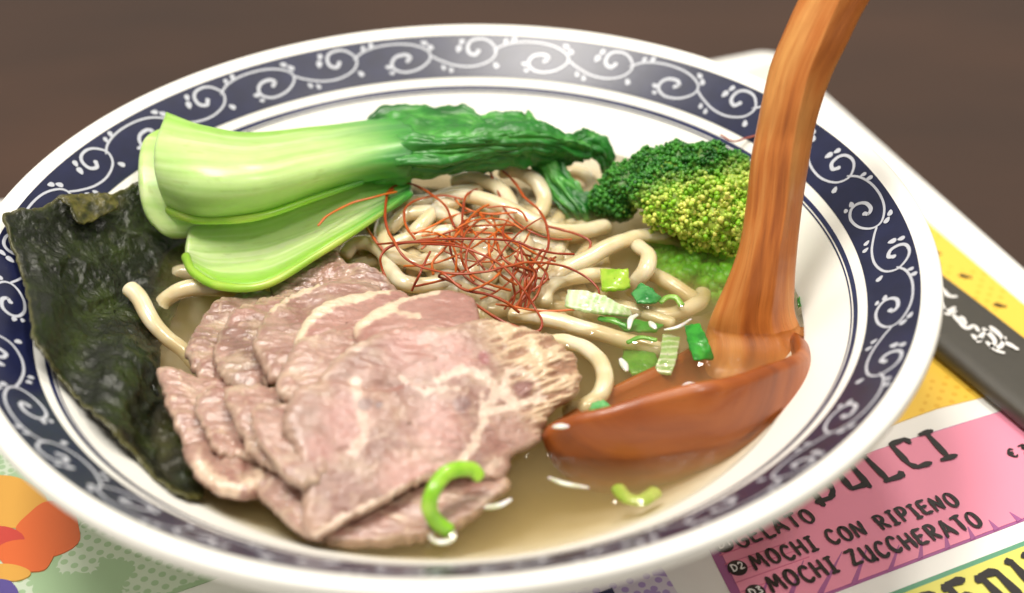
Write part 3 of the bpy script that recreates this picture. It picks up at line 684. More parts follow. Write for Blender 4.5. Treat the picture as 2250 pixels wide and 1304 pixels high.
def stalk(name, st, nu, nv, th, tip_from, edge, seed, ribs=0.0005):
    P, A = loft_px(st, nu, nv)
    u = np.linspace(0, 1, nu)[:, None] * np.ones(nv)[None]; v = np.linspace(-1, 1, nv)[None] * np.ones(nu)[:, None]
    N = normals(P)
    P = P + N * (ribs * 0.15 * fbm(np.stack([u * 2, v * 5, u * 0 + seed], -1), 2) + 0.0006 * fbm(P * 40 + seed, 2) + 0.00003 * noise(np.stack([u * 1.5, v * 8, u * 0 + seed], -1)))[..., None]
    V, F = solid_grid(P, th * (1 - 0.5 * u))
    c = stalk_cols(A[..., 0], A[..., 1], u, v, tip_from, edge, seed).reshape(-1, 3)
    return mk(name, V, F, M_stalk, pak, cols=np.concatenate([c, c]), water=True)
stalk("stalk", [[(364, 252, .0270), (342, 330, .0262), (352, 400, .0205), (378, 458, .0110)], [(450, 280, .0265), (436, 345, .0275), (436, 420, .0225), (446, 480, .0115)], [(560, 295, .0235), (556, 355, .0262), (556, 418, .0225), (566, 472, .0125)],
      [(690, 284, .0205), (690, 330, .0235), (688, 385, .0215), (688, 432, .0130)], [(800, 270, .0185), (808, 312, .0215), (806, 358, .0200), (796, 398, .0140)], [(905, 262, .0175), (912, 300, .0205), (910, 345, .0185), (900, 388, .0135)]], 120, 60, 0.0042, 0.60, 1.0, 1)
stalk("stalk", [[(350, 288, .0225), (312, 318, .0222), (304, 400, .0180), (318, 470, .0120), (350, 506, .0082), (398, 512, .0060)], [(420, 300, .0215), (392, 330, .0212), (385, 410, .0165), (395, 478, .0105), (420, 505, .0075), (455, 508, .0055)], [(520, 310, .020), (490, 340, .0195), (482, 410, .015), (490, 470, .0095), (510, 494, .0070), (540, 498, .0050)]], 60, 80, 0.0034, 1.3, 0.6, 2)
stalk("stalk", [[(424, 468, .0092), (408, 535, .0065), (408, 566, .0048), (424, 596, .0055)], [(485, 462, .0100), (470, 540, .0050), (470, 586, .0036), (488, 630, .0062)], [(575, 450, .0104), (570, 530, .0050), (572, 575, .0040), (584, 626, .0075)],
      [(685, 412, .0108), (680, 496, .0060), (684, 530, .0055), (694, 563, .0095)], [(795, 382, .0112), (798, 455, .0080), (800, 473, .0078), (804, 493, .0105)], [(905, 376, .0110), (905, 412, .0095), (905, 418, .0094), (908, 426, .0105)]], 110, 60, 0.0030, 0.74, 0.9, 3)
def lip(ctrl, r0, r1, seed):
    c = np.array(ctrl, float); P = catmull(at(c[:, 0], c[:, 1], c[:, 2]), 90)
    V, F, n = tube(P, np.linspace(r0, r1, 90) * (1 + 0.12 * fbm(P * 60 + seed, 2)), 14)
    u = np.repeat(np.linspace(0, 1, n), 14)
    c = mixc(S(182, 218, 92), S(152, 206, 66), smooth(-.4, .4, fbm(V * 90 + seed, 3)))
    c = mixc(c, S(70, 156, 60), smooth(0.7, 1.0, u))
    mk("stalk_edge", V, F, M_stalk, pak, cols=c)
lip([(374, 462, .0128), (404, 475, .0133), (446, 484, .0134), (566, 477, .0142), (688, 437, .0146), (796, 400, .0146)], .0015, .0007, 2)
lip([(410, 566, .0050), (430, 602, .0056), (488, 630, .0064), (584, 626, .0077), (694, 563, .0096), (804, 493, .0106), (890, 432, .0106)], .0014, .0006, 5)
def leafmesh(name, P, seed, amp, dark=0.5, blend=False):
    nu, nv, _ = P.shape
    N = normals(P)
    u = np.linspace(0, 1, nu)[:, None] * np.ones(nv)[None]; v = np.linspace(-1, 1, nv)[None] * np.ones(nu)[:, None]
    st = np.stack([u * 2.0, v * 2.0, u * 0 + seed], -1)
    d = ridge(st + 0.5 * fbm(st * 0.7, 2)[..., None], 3) - 0.5
    d2 = fbm(P * 160 + seed, 3)
    P = P + N * (amp * d + amp * 0.35 * d2)[..., None] + UU * (0.0020 * np.abs(v) ** 3 * fbm(np.stack([u * 7, v * 0.6, u * 0 + seed * 3], -1), 3))[..., None]
    V, F = solid_grid(P, 0.0006)
    c = mixc(S(34, 118, 34), S(84, 166, 64), smooth(-0.3, 0.5, d * 1.2 + 0.25 * d2))
    c = mixc(c, S(134, 190, 108), smooth(0.2, 0.55, d) * 0.6)
    c = mixc(c, S(14, 88, 20), dark * smooth(-0.2, 0.6, fbm(P * 60 + seed, 2)))
    if blend: c = mixc(c, S(84, 164, 70), smooth(0.30, 0.06, u + 0.08 * d2))
    c = c.reshape(-1, 3)
    return mk(name, V, F, M_leaf, pak, cols=np.concatenate([c, c]), water=True)
P, _ = loft_px([[(790, 275, .0150), (795, 310, .0180), (795, 345, .0180), (790, 375, .0150), (775, 396, .0110)], [(880, 262, .0182), (890, 300, .0212), (890, 335, .0202), (880, 370, .0168), (866, 408, .0110)], [(970, 262, .0190), (985, 295, .0225), (985, 330, .0205), (975, 365, .0165), (955, 400, .0100)],
              [(1060, 262, .0190), (1080, 290, .0220), (1085, 320, .0195), (1075, 350, .0155), (1055, 380, .0095)], [(1140, 264, .0180), (1170, 290, .0200), (1180, 315, .0175), (1170, 342, .0135), (1150, 362, .0085)], [(1195, 280, .0160), (1240, 305, .0170), (1250, 325, .0135), (1235, 348, .0100), (1200, 366, .0065)], [(1240, 302, .0140), (1290, 320, .0140), (1300, 335, .0110), (1280, 352, .0080), (1240, 366, .0055)]], 170, 90)
leafmesh("leaf", P, 1.0, 0.0032, 0.35, True)
P, _ = loft_px([[(806, 264, .0175), (820, 280, .018), (840, 300, .0185)], [(832, 242, .0185), (850, 265, .019), (870, 300, .0190)], [(930, 230, .0190), (935, 262, .0195), (940, 300, .0195)], [(1020, 236, .0190), (1020, 266, .0195), (1015, 300, .0195)], [(1065, 262, .0180), (1070, 282, .0185), (1060, 302, .0185)]], 80, 40)
leafmesh("leaf", P, 4.0, 0.0010, 0.9)
P, _ = loft_px([[(1010, 262, .0175), (1020, 285, .018), (1030, 305, .018)], [(1085, 250, .0175), (1090, 280, .018), (1095, 308, .018)], [(1135, 255, .0170), (1140, 285, .0175), (1140, 312, .017)], [(1162, 246, .0165), (1172, 280, .0165), (1180, 314, .016)], [(1190, 272, .0155), (1200, 296, .0155), (1205, 318, .0150)], [(1240, 296, .0140), (1240, 312, .0140), (1236, 328, .0135)]], 80, 40)
leafmesh("leaf", P, 6.0, 0.0014, 0.3)
P, _ = loft_px([[(1225, 302, .0135), (1235, 320, .0130), (1245, 345, .0105)], [(1265, 297, .0140), (1275, 318, .0130), (1278, 345, .0095)], [(1292, 290, .0140), (1305, 318, .0125), (1300, 350, .0085)], [(1328, 302, .0120), (1326, 330, .0105), (1316, 358, .0070)], [(1348, 338, .0080), (1338, 355, .0068), (1322, 372, .0045)], [(1350, 372, .0030), (1340, 378, .0028), (1330, 384, .0022)]], 80, 50)
leafmesh("leaf", P, 8.0, 0.0016, 0.5)
P, _ = loft_px([[(1140, 340, .0095), (1185, 342, .0105), (1235, 338, .0110)], [(1180, 378, .0065), (1212, 378, .0080), (1246, 368, .0080)], [(1205, 422, .0032), (1240, 418, .0048), (1275, 412, .0042)], [(1236, 462, .0006), (1274, 458, .0020), (1312, 448, .0012)], [(1262, 492, -.0028), (1290, 490, -.0020), (1318, 482, -.0024)]], 90, 50)
leafmesh("leaf", P, 11.0, 0.0012, 0.7)

# ------------------------------------------------------------------ broccoli
broc = empty("broccoli_floret", tuple(at(1500, 500, -0.01))); tag(broc, "green and yellow broccoli floret beside the ladle handle", "broccoli")
def ico():
    t = (1 + 5 ** .5) / 2
    v = np.array([(-1, t, 0), (1, t, 0), (-1, -t, 0), (1, -t, 0), (0, -1, t), (0, 1, t), (0, -1, -t), (0, 1, -t), (t, 0, -1), (t, 0, 1), (-t, 0, -1), (-t, 0, 1)], float)
    v /= np.linalg.norm(v[0])
    f = [(0, 11, 5), (0, 5, 1), (0, 1, 7), (0, 7, 10), (0, 10, 11), (1, 5, 9), (5, 11, 4), (11, 10, 2), (10, 7, 6), (7, 1, 8), (3, 9, 4), (3, 4, 2), (3, 2, 6), (3, 6, 8), (3, 8, 9), (4, 9, 5), (2, 4, 11), (6, 2, 10), (8, 6, 7), (9, 8, 1)]
    V = [tuple(x) for x in v]; F = []; cache = {}
    def mid(a, b):
        k = (min(a, b), max(a, b))
        if k not in cache:
            m_ = (np.array(V[a]) + np.array(V[b])); m_ /= np.linalg.norm(m_); cache[k] = len(V); V.append(tuple(m_))
        return cache[k]
    for a, b_, c_ in f:
        x, y, z = mid(a, b_), mid(b_, c_), mid(c_, a); F += [(a, x, z), (b_, y, x), (c_, z, y), (x, y, z)]
    return np.array(V), np.array(F)
ICV, ICF = ico()
def lobe(px, py, h, R, n, rb, ca, cb, gap, seed, parent, name="floret", squash=0.85, sub=False):
    g = np.random.default_rng(seed)
    c0 = at(px, py, h)
    i = np.arange(n) + 0.5; phi = np.arccos(1 - 2 * i / n); tt = math.pi * (1 + 5 ** .5) * i
    d = np.stack([np.cos(tt) * np.sin(phi), np.sin(tt) * np.sin(phi), np.cos(phi)], 1) + g.normal(size=(n, 3)) * 0.10
    d /= np.linalg.norm(d, axis=1)[:, None]
    lump = fbm(d * 1.7 + seed, 3)
    rad = R * (1 + 0.20 * lump + g.normal(size=n) * gap)
    pos = c0 + d * rad[:, None] * np.array([1, 1, squash])
    rbs = rb * g.uniform(0.55, 1.5, n)
    V = (pos[:, None] + ICV[None] * rbs[:, None, None] * (1 + 0.15 * g.normal(size=(n, len(ICV), 1)))).reshape(-1, 3)
    F = (ICF[None] + (np.arange(n) * len(ICV))[:, None, None]).reshape(-1, 3)
    base = ICV
    q_ = pos - CAM; dz_ = q_ @ FW; bx = PW / 2 + FPX * (q_ @ RR) / dz_; by = PH / 2 - FPX * (q_ @ UU) / dz_
    # one crown: deep green on its top and far side, yellow-green on the near lower side where it was cut open
    tt_ = smooth(-30, 55, by - (424 - (bx - 1400) * 0.30) + 26 * fbm(pos * 150, 3)) * smooth(1372, 1420, bx + 30 * lump)
    dk_ = mixc(S(22, 92, 20), S(70, 150, 40), np.clip(0.5 + 0.8 * lump + g.normal(size=n) * 0.3, 0, 1))
    yl_ = mixc(S(148, 208, 40), S(238, 244, 120), np.clip(0.45 + 0.9 * lump + g.normal(size=n) * 0.3, 0, 1))
    cc_ = mixc(ca, cb, np.clip(0.5 + 0.8 * lump + g.normal(size=n) * 0.28, 0, 1)) if sub else mixc(dk_, yl_, tt_)
    cols = np.repeat(cc_, len(ICV), 0)
    # core the buds sit on
    u_ = np.linspace(0, math.pi, 18); v_ = np.arange(28) / 28 * 2 * math.pi
    dd = np.stack([np.sin(u_)[:, None] * np.cos(v_), np.sin(u_)[:, None] * np.sin(v_), np.cos(u_)[:, None] * np.ones(28)], -1)
    K = c0 + dd * (R * 0.93 * (1 + 0.20 * fbm(dd * 1.7 + seed, 3)))[..., None] * np.array([1, 1, squash])
    kf = grid_faces(18, 28, cv=True, off=len(V)); 
    V = np.concatenate([V, K.reshape(-1, 3)]); cols = np.concatenate([cols, np.repeat((cc_.mean(0) * 0.8)[None], 18 * 28, 0)])
    o = mk(name, V, [tuple(q) for q in F] + [tuple(q) for q in kf], M_broc, parent, cols=cols, water=True)
    o['kind'] = "stuff"
    return o
dk, dk2 = S(14, 74, 16), S(44, 118, 30); yl, yl2 = S(130, 184, 26), S(214, 224, 84)
for k, (px, py, h, R, cA, cB, gp, n) in enumerate([(1378, 408, .0065, .0066, dk, dk2, .05, 420), (1432, 374, .0110, .0062, dk, dk2, .05, 400), (1494, 358, .0135, .0060, dk, dk2, .05, 400), (1556, 356, .0150, .0058, dk, dk2, .05, 380), (1338, 440, .0030, .0050, dk, dk2, .06, 320), (1606, 372, .0130, .0050, dk, S(80, 150, 40), .06, 300), (1360, 456, .0015, .0040, dk, S(90, 160, 40), .07, 220), (1470, 400, .0120, .0062, dk, S(90, 160, 30), .06, 360),
                                                  (1430, 420, .0110, .0052, S(110, 178, 24), yl2, .09, 260), (1470, 452, .0095, .0062, yl, yl2, .10, 330), (1520, 476, .0070, .0062, yl, yl2, .10, 330), (1560, 430, .0130, .0062, yl, S(236, 240, 130), .11, 330), (1612, 420, .0120, .0056, yl, S(236, 240, 130), .11, 300), (1580, 480, .0085, .0064, yl, yl2, .10, 330), (1620, 484, .0075, .0056, yl, yl2, .10, 300), (1540, 510, .0030, .0050, S(120, 184, 24), yl2, .10, 260), (1600, 520, .0030, .0052, S(110, 180, 24), yl2, .10, 260)]):
    lobe(px, py, h, R, int(n * 1.7), 0.00046 if k < 8 else 0.00052, cA, cB, gp * 1.25, 20 + k, broc)
# stem and lower branches, under the broth
P = catmull(np.array([at(1520, 470, 0.002), at(1535, 540, -0.008), at(1550, 610, -0.0120), at(1560, 680, -0.0150)]), 30)
V, F, n = tube(P, np.linspace(0.0085, 0.0062, 30), 28)
V = V + 0.0006 * fbm(V * 150, 3)[:, None]
mk("stem", V, F, M_broc, broc, cols=mixc(S(96, 176, 40), S(132, 200, 60), smooth(-.3, .5, fbm(V * 120, 3))))
for k, (a_, b_, r_) in enumerate((((1500, 540, -.005), (1450, 600, -.0065), .003), ((1560, 560, -.005), (1610, 620, -.007), .0035), ((1500, 590, -.006), (1480, 640, -.009), .003))):
    V, F, n = tube(catmull(np.array([at(*a_), at(*b_)]), 14), np.linspace(r_, r_ * 0.75, 14), 18)
    V = V + 0.0005 * fbm(V * 220 + k, 3)[:, None]
    mk("branch", V, F, M_broc, broc, cols=mixc(S(100, 186, 36), S(84, 170, 30), smooth(-.3, .5, fbm(V * 120, 3))))
for k, (px, py, h, R) in enumerate(((1470, 565, -.0054, .0048), (1540, 575, -.0050, .0056), (1600, 580, -.0046, .0052), (1500, 610, -.0060, .0042), (1580, 630, -.0058, .0046))):
    lobe(px, py, h - 0.0012, R * 1.08, 110, 0.0017, S(84, 178, 26), S(120, 206, 44), 0.04, 60 + k, broc, sub=True)
V, F, n = tube(catmull(np.array([at(1446, 476, .0045), at(1434, 498, .0035), at(1428, 514, .0028)]), 12), np.r_[np.full(8, .00035), .0005, .0008, .0009, .0006], 8)
mk("loose_bud", V, F, M_broc, broc, cols=np.repeat(S(186, 206, 80)[None], len(V), 0))

# ------------------------------------------------------------------ noodles
def noodle_mesh(ctrl, r=0.0022, seed=0):
    r = r * 0.98
    c = np.array(ctrl, float)
    P = at(c[:, 0], c[:, 1], c[:, 2] - 0.0016)
    n = max(24, int(np.linalg.norm(np.diff(P, axis=0), axis=1).sum() / 0.0007))
    P = catmull(P, n)
    P = P + 0.00035 * np.stack([fbm(P * 110 + seed + k * 5, 2) for k in range(3)], -1)
    rad = r * (1 + 0.10 * fbm(P * 90 + seed, 2))
    V, F, n2 = tube(P, rad, 14, flat=0.82)
    nn = fbm(V * 130 + seed, 3)
    c = mixc(S(224, 205, 162), S(239, 226, 194), smooth(-.4, .5, nn))
    return V, F, c
def noodle(ctrl, label, group="noodles in the broth", r=0.0022, water=True):
    V, F, c = noodle_mesh(ctrl, r, random.random() * 50)
    return tag(mk("noodle", V, F, M_noodle, cols=c, water=water), label, "noodle", group)
noodle([(286, 636, .0085), (304, 654, .0076), (330, 700, .0054), (362, 738, .0024), (400, 770, -.0006), (440, 810, -.004)], "short noodle end poking out between seaweed and beef")
noodle([(352, 692, -.001), (358, 664, .001), (390, 640, .003), (440, 630, .0035), (500, 637, .0015), (560, 640, -.001)], "noodle lying under the lower pak choi stalk near the seaweed")
noodle([(385, 640, -.003), (375, 615, -.002), (400, 600, -.001), (450, 606, -.002)], "sunken noodle between the seaweed and the lower pak choi stalk")
noodle([(1105, 378, .0065), (1140, 378, .0075), (1180, 402, .0070), (1198, 440, .0050), (1180, 472, .0040), (1140, 478, .0030)], "noodle arching up beneath the drooping pak choi leaf tip")
noodle([(1205, 398, .000), (1250, 378, .0012), (1290, 386, .0015), (1300, 412, .0008), (1275, 446, -.001)], "pale noodle framed by the drooping pak choi leaves at the back")
noodle([(1180, 636, .001), (1230, 600, .0030), (1300, 562, .0042), (1370, 530, .0046), (1430, 518, .0030), (1500, 536, -.0008), (1540, 560, -.004)], "long noodle running from the chili threads toward the broccoli", r=.0024)
noodle([(1400, 540, .0035), (1424, 562, .0050), (1420, 592, .0045), (1400, 618, .0015), (1388, 640, -.002)], "noodle bent downward just behind the lime green scallion square")
noodle([(1195, 664, .0012), (1202, 634, .0024), (1240, 614, .0020), (1300, 606, .001), (1340, 606, .000)], "noodle curling behind the striped white scallion piece")
noodle([(1425, 598, -.0006), (1460, 616, -.0006), (1500, 640, -.0014), (1540, 668, -.003)], "submerged noodle end below the broccoli")
noodle([(1270, 660, -.001), (1340, 668, -.001), (1400, 684, -.0012), (1470, 690, -.0014), (1530, 672, -.002), (1545, 645, -.0035)], "submerged noodle curving past the dark green scallion bit")
noodle([(1130, 690, .0018), (1200, 700, .0024), (1280, 722, .0016), (1360, 744, -.0002), (1440, 768, -.002), (1500, 790, -.005)], "long noodle below the striped scallion, sinking toward the ladle", r=.0023)
noodle([(1200, 752, .0005), (1250, 752, .0018), (1300, 776, .0022), (1328, 820, .0018), (1318, 866, .0012), (1284, 896, .0006), (1250, 905, -.002)], "noodle loop curving round the right edge of the beef")
noodle([(1420, 690, -.0010), (1450, 702, -.0012), (1475, 712, -.0016)], "small submerged noodle bit among the scallions by the ladle", r=.0018)
noodle([(760, 556, .003), (782, 534, .0045), (820, 536, .0048), (846, 560, .0045), (856, 596, .0040), (890, 622, .0035), (950, 626, .0025), (1010, 616, .002)], "noodle winding beside the pale lower stalk to the beef")
noodle([(850, 470, .0055), (840, 520, .0060), (870, 560, .0062), (920, 580, .0058), (980, 578, .005), (1030, 590, .004)], "noodle hooked round the left end of the chili tangle")
noodle([(870, 600, .002), (850, 570, .0035), (868, 540, .005), (920, 520, .007), (990, 512, .008)], "noodle curling up into the left of the noodle mound")
noodle([(1000, 398, .0065), (1040, 392, .0080), (1090, 410, .0085), (1120, 450, .0082), (1110, 490, .0075)], "noodle at the back of the mound under the chili threads")
noodle([(960, 440, .0075), (1010, 430, .0088), (1070, 440, .0092), (1140, 470, .008), (1200, 500, .006), (1260, 510, .004), (1330, 498, .001)], "noodle stretched across the back right of the mound")
noodle([(866, 462, .0050), (905, 446, .0066), (950, 440, .0072), (1000, 424, .0074), (1050, 418, .0060)], "noodle just under the tip of the lower pak choi stalk", water=False)
noodle([(858, 500, .0056), (892, 474, .0074), (940, 466, .0084), (990, 476, .0084), (1030, 500, .0078)], "noodle bending behind the left half of the chili tangle", water=False)
noodle([(900, 520, .0060), (930, 492, .0080), (970, 452, .0084), (1000, 448, .0080)], "short noodle crossing under the highest left chili thread", water=False)
FILL = "one of the noodles heaped under the red chili threads"
g = np.random.default_rng(5)
for k in range(72):
    cx_, cy_ = g.uniform(820, 1260), g.uniform(420, 690)
    m_ = 1 - min(1, math.hypot((cx_ - 1030) / 240, (cy_ - 540) / 130))
    h0 = -0.0012 + 0.0062 * m_ + g.uniform(-0.0016, 0.0012)
    ang = g.uniform(0, math.pi * 2); ctrl = []; x, y = cx_, cy_; bend = g.uniform(-0.55, 0.55)
    for i in range(7):
        mm = 1 - min(1.3, math.hypot((x - 1030) / 250, (y - 540) / 140))
        ctrl.append((x, y, min(h0, -0.0015 + 0.0085 * mm) + g.uniform(-.0005, .0008)))
        ang += bend + g.uniform(-.3, .3); x += math.cos(ang) * 42; y += math.sin(ang) * 26
        x = min(max(x, 770), 1320); y = min(max(y, 425), 740)
    noodle(ctrl, FILL, "noodles heaped under the chili threads", water=False)

# ------------------------------------------------------------------ beef
PINK, PINK2, CREAM, BROWN, MAUVE = S(192, 157, 141), S(170, 128, 114), S(222, 200, 170), S(122, 88, 68), S(138, 106, 94)
def dist_poly(PX, poly):
    d = np.full(len(PX), 1e9); poly = np.array(poly, float)
    for a, b_ in zip(poly[:-1], poly[1:]):
        ab = b_ - a; t = np.clip(((PX - a) @ ab) / (ab @ ab), 0, 1); d = np.minimum(d, np.linalg.norm(PX - (a + t[:, None] * ab), axis=1))
    return d
def meat_cols(V, PX, S_, seed, grey=0.0, fat=(), cream_edge=0.7, mot=1.0):
    n1 = fbm(V * 110 + seed, 4); n2 = ridge(V * 130 + seed * 2, 3); n3 = fbm(V * 600 + seed, 3)
    c = mixc(PINK, PINK2, smooth(-.25, .35, n1))
    c = mixc(c, MAUVE, grey * smooth(-.4, .3, fbm(V * 70 + seed * 5, 3)))
    c = mixc(c, CREAM, smooth(0.0, 0.5, fbm(V * np.array([110, 200, 200]) + seed * 3, 5)) * 0.5 * mot)
    c = mixc(c, S(150, 120, 112), smooth(0.15, 0.55, fbm(V * 75 + seed * 7, 4)) * 0.35)
    c = mixc(c, CREAM, smooth(0.74, 0.92, n2) * 0.5 * mot)
    c = mixc(c, BROWN, smooth(0.15, 0.6, n3) * 0.30 * mot)
    c = mixc(c, CREAM, smooth(0.86, 0.95, S_ + 0.07 * n1) * cream_edge * 0.5)
    c = mixc(c, BROWN, smooth(0.955, 1.0, S_ + 0.03 * n1) * 0.35)
    if mot < 0.4: c = mixc(c, S(184, 134, 122), 0.55 * np.ones(len(c)))
    for poly, wd, amt in fat:
        d = dist_poly(PX, poly) + 6 * n3 + 0.2 * wd * n1
        c = mixc(c, S(240, 218, 188), smooth(wd, wd * 0.45, d) * amt)
    return c * np.array([0.90, 0.87, 0.88])
def meat_disp(amp, seed):
    def f(P, px, py, s):
        return amp * (1.6 * fbm(P * 55 + seed, 2) + 0.7 * (ridge(P * np.array([60, 150, 150]) + seed, 3) - 0.6) + 0.22 * fbm(P * 420 + seed, 3) + 0.30 * (ridge(P * np.array([160, 420, 420]) + seed, 2) - 0.6))
    return f
def beef(label, out, h0, gx, gy, th=0.0032, seed=0, na=240, nr=46, rough=7, amp=0.0010, grey=0.0, fat=(), hf=None, edge=0.7, colf=None, bend=0.0, mot=1.0, ridges=()):
    o = np.array(out, float); cx_, cy_ = o.mean(0)
    def hfun(px, py):
        if hf: return hf(px, py)
        ex_ = 0
        for poly, wd, hg in ridges:
            ex_ = ex_ + hg * np.exp(-(dist_poly(np.stack([px, py], -1).reshape(-1, 2), poly).reshape(np.shape(px)) / wd) ** 2)
        x, y = (px - cx_) / 100, (py - cy_) / 100
        return h0 + gx * x + gy * y - bend * (x * x + y * y) + ex_
    V, F, PX, S_ = polar_px(out, hfun, th, na=na, nr=nr, rough=rough, rfreq=0.045, seed=seed, disp=meat_disp(amp, seed), profile=0.9)
    c = (colf or (lambda V, PX, S_: meat_cols(V, PX, S_, seed, grey, fat, edge, mot)))(V, PX, S_)
    return tag(mk("beef_slice", V, F, M_meat, cols=c, water=True), label, "beef slice", "beef slices fanned out on the noodles")
# lowest: a slice mostly under the broth at the front
beef("beef slice lying lowest, mostly sunk in the broth at the front", [(640, 1150), (700, 1190), (800, 1200), (900, 1190), (1000, 1165), (1080, 1110), (1120, 1050), (1000, 1000), (800, 1000), (680, 1060)], 0.0008, -0.0004, -0.0012, seed=3, amp=.0006)
beef("crumbly greyish beef slice rising at the back toward the pale stalk", [(592, 645), (606, 612), (648, 596), (682, 572), (716, 556), (744, 564), (766, 590), (820, 600), (872, 632), (862, 668), (780, 676), (700, 676), (640, 672)], 0.0044, 0.0006, -0.0010, seed=5, rough=12, amp=.0016, grey=.8)
beef("leftmost upper beef slice, rounded, next to the noodles", [(408, 778), (420, 742), (448, 694), (488, 662), (540, 645), (600, 655), (590, 710), (540, 750), (510, 790), (490, 850), (452, 858), (426, 822)], 0.003, -0.0012, -0.0006, th=.0036, seed=7, rough=9, amp=.0009, grey=.7, bend=.0002)
beef("second upper beef slice from the seaweed, rounded and purplish", [(468, 772), (488, 722), (520, 690), (568, 662), (624, 655), (670, 685), (660, 745), (630, 790), (605, 835), (560, 862), (510, 852), (482, 822)], 0.0062, -0.0012, -0.0004, th=.0036, seed=9, rough=9, amp=.0009, grey=.9, bend=.0002)
beef("third upper beef slice with a thin pale rind, left of the fat ones", [(556, 760), (584, 694), (632, 652), (690, 632), (760, 622), (838, 632), (800, 700), (730, 760), (690, 810), (650, 850), (598, 842), (572, 800)], 0.0094, -0.0012, -0.0004, th=.0036, seed=11, rough=8, amp=.0009, grey=.3, fat=[([(596, 690), (640, 655), (695, 636)], 10, .8)], bend=.0002, mot=.5)
beef("beef slice with a curved white fat rind, second from the top right", [(646, 764), (660, 722), (690, 690), (734, 662), (800, 643), (880, 640), (905, 668), (860, 730), (800, 800), (720, 820), (672, 800)], 0.0126, -0.001, 0, th=.0036, seed=13, rough=5, amp=.0007, fat=[([(652, 762), (676, 722), (716, 690), (772, 664), (850, 648)], 14, .98), ([(660, 742), (690, 702), (716, 680)], 9, .9)], bend=.0002, mot=.3)
beef("smooth pink beef slice with a thick white fat arc, topmost at the back", [(776, 730), (800, 704), (846, 672), (900, 656), (980, 642), (1036, 654), (1052, 690), (1050, 742), (1010, 790), (900, 810), (810, 790)], 0.0152, -0.0008, 0.0004, th=.0034, seed=15, rough=4, amp=.0005, fat=[([(784, 727), (820, 706), (858, 692)], 18, .98), ([(850, 692), (890, 668), (960, 652)], 9, .9), ([(850, 695), (890, 706), (920, 710)], 8, .7)], edge=.2, mot=.2)
# left ends of the fan
beef("leftmost lower beef slice, its corner against the seaweed", [(343, 822), (366, 813), (430, 828), (520, 835), (600, 860), (620, 960), (560, 1010), (470, 1002), (410, 985), (382, 938), (362, 880)], 0.0036, -0.001, -0.0012, th=.0034, seed=17, rough=9, amp=.0008)
beef("second lower beef slice from the seaweed, ruffled", [(426, 884), (452, 860), (500, 848), (580, 855), (660, 880), (670, 970), (600, 1020), (520, 1012), (476, 1004), (446, 944)], 0.0068, -0.001, -0.0012, th=.0034, seed=19, rough=9, amp=.0008)
beef("curled beef slice end at the lower left, nearest the seaweed tip", [(398, 985), (440, 975), (520, 985), (600, 1010), (612, 1070), (560, 1098), (500, 1094), (450, 1070), (422, 1030)], 0.0032, -0.0004, -0.0014, th=.0034, seed=21, rough=5, amp=.0006, edge=.8, fat=[([(440, 1030), (470, 1062), (520, 1080), (566, 1062), (580, 1030)], 10, .7)], ridges=[([(430, 1005), (446, 1040), (484, 1070), (540, 1076), (580, 1050)], 20, .0026), ([(510, 1010), (520, 1040)], 18, .0016)])
beef("third lower beef slice from the seaweed, tucked behind the big front one", [(490, 876), (522, 846), (600, 850), (680, 880), (700, 960), (650, 1030), (590, 1032), (545, 988), (512, 924)], 0.01, -0.001, -0.0012, th=.0034, seed=23, rough=9, amp=.0008)
beef("lumpy beef slice end at the lower left under the front slice", [(556, 1046), (590, 1016), (650, 1030), (700, 1080), (710, 1180), (664, 1182), (606, 1130), (570, 1088)], 0.004, -0.001, -0.0012, th=.0036, seed=25, rough=7, amp=.0014, bend=.0002)
beef("fourth lower beef slice, creamy edged, against the front slice", [(550, 920), (572, 888), (640, 886), (720, 910), (730, 1000), (690, 1070), (640, 1064), (600, 1022), (568, 974)], 0.0128, -0.001, -0.0016, th=.0034, seed=27, rough=9, amp=.0008, edge=.9)
beef("pale pink beef slice between the fat rinds and the big front slice", [(606, 858), (622, 808), (652, 764), (720, 738), (800, 734), (850, 780), (800, 850), (720, 890), (650, 892)], 0.014, -0.001, -0.0004, th=.0036, seed=29, rough=8, amp=.0010, edge=.6)
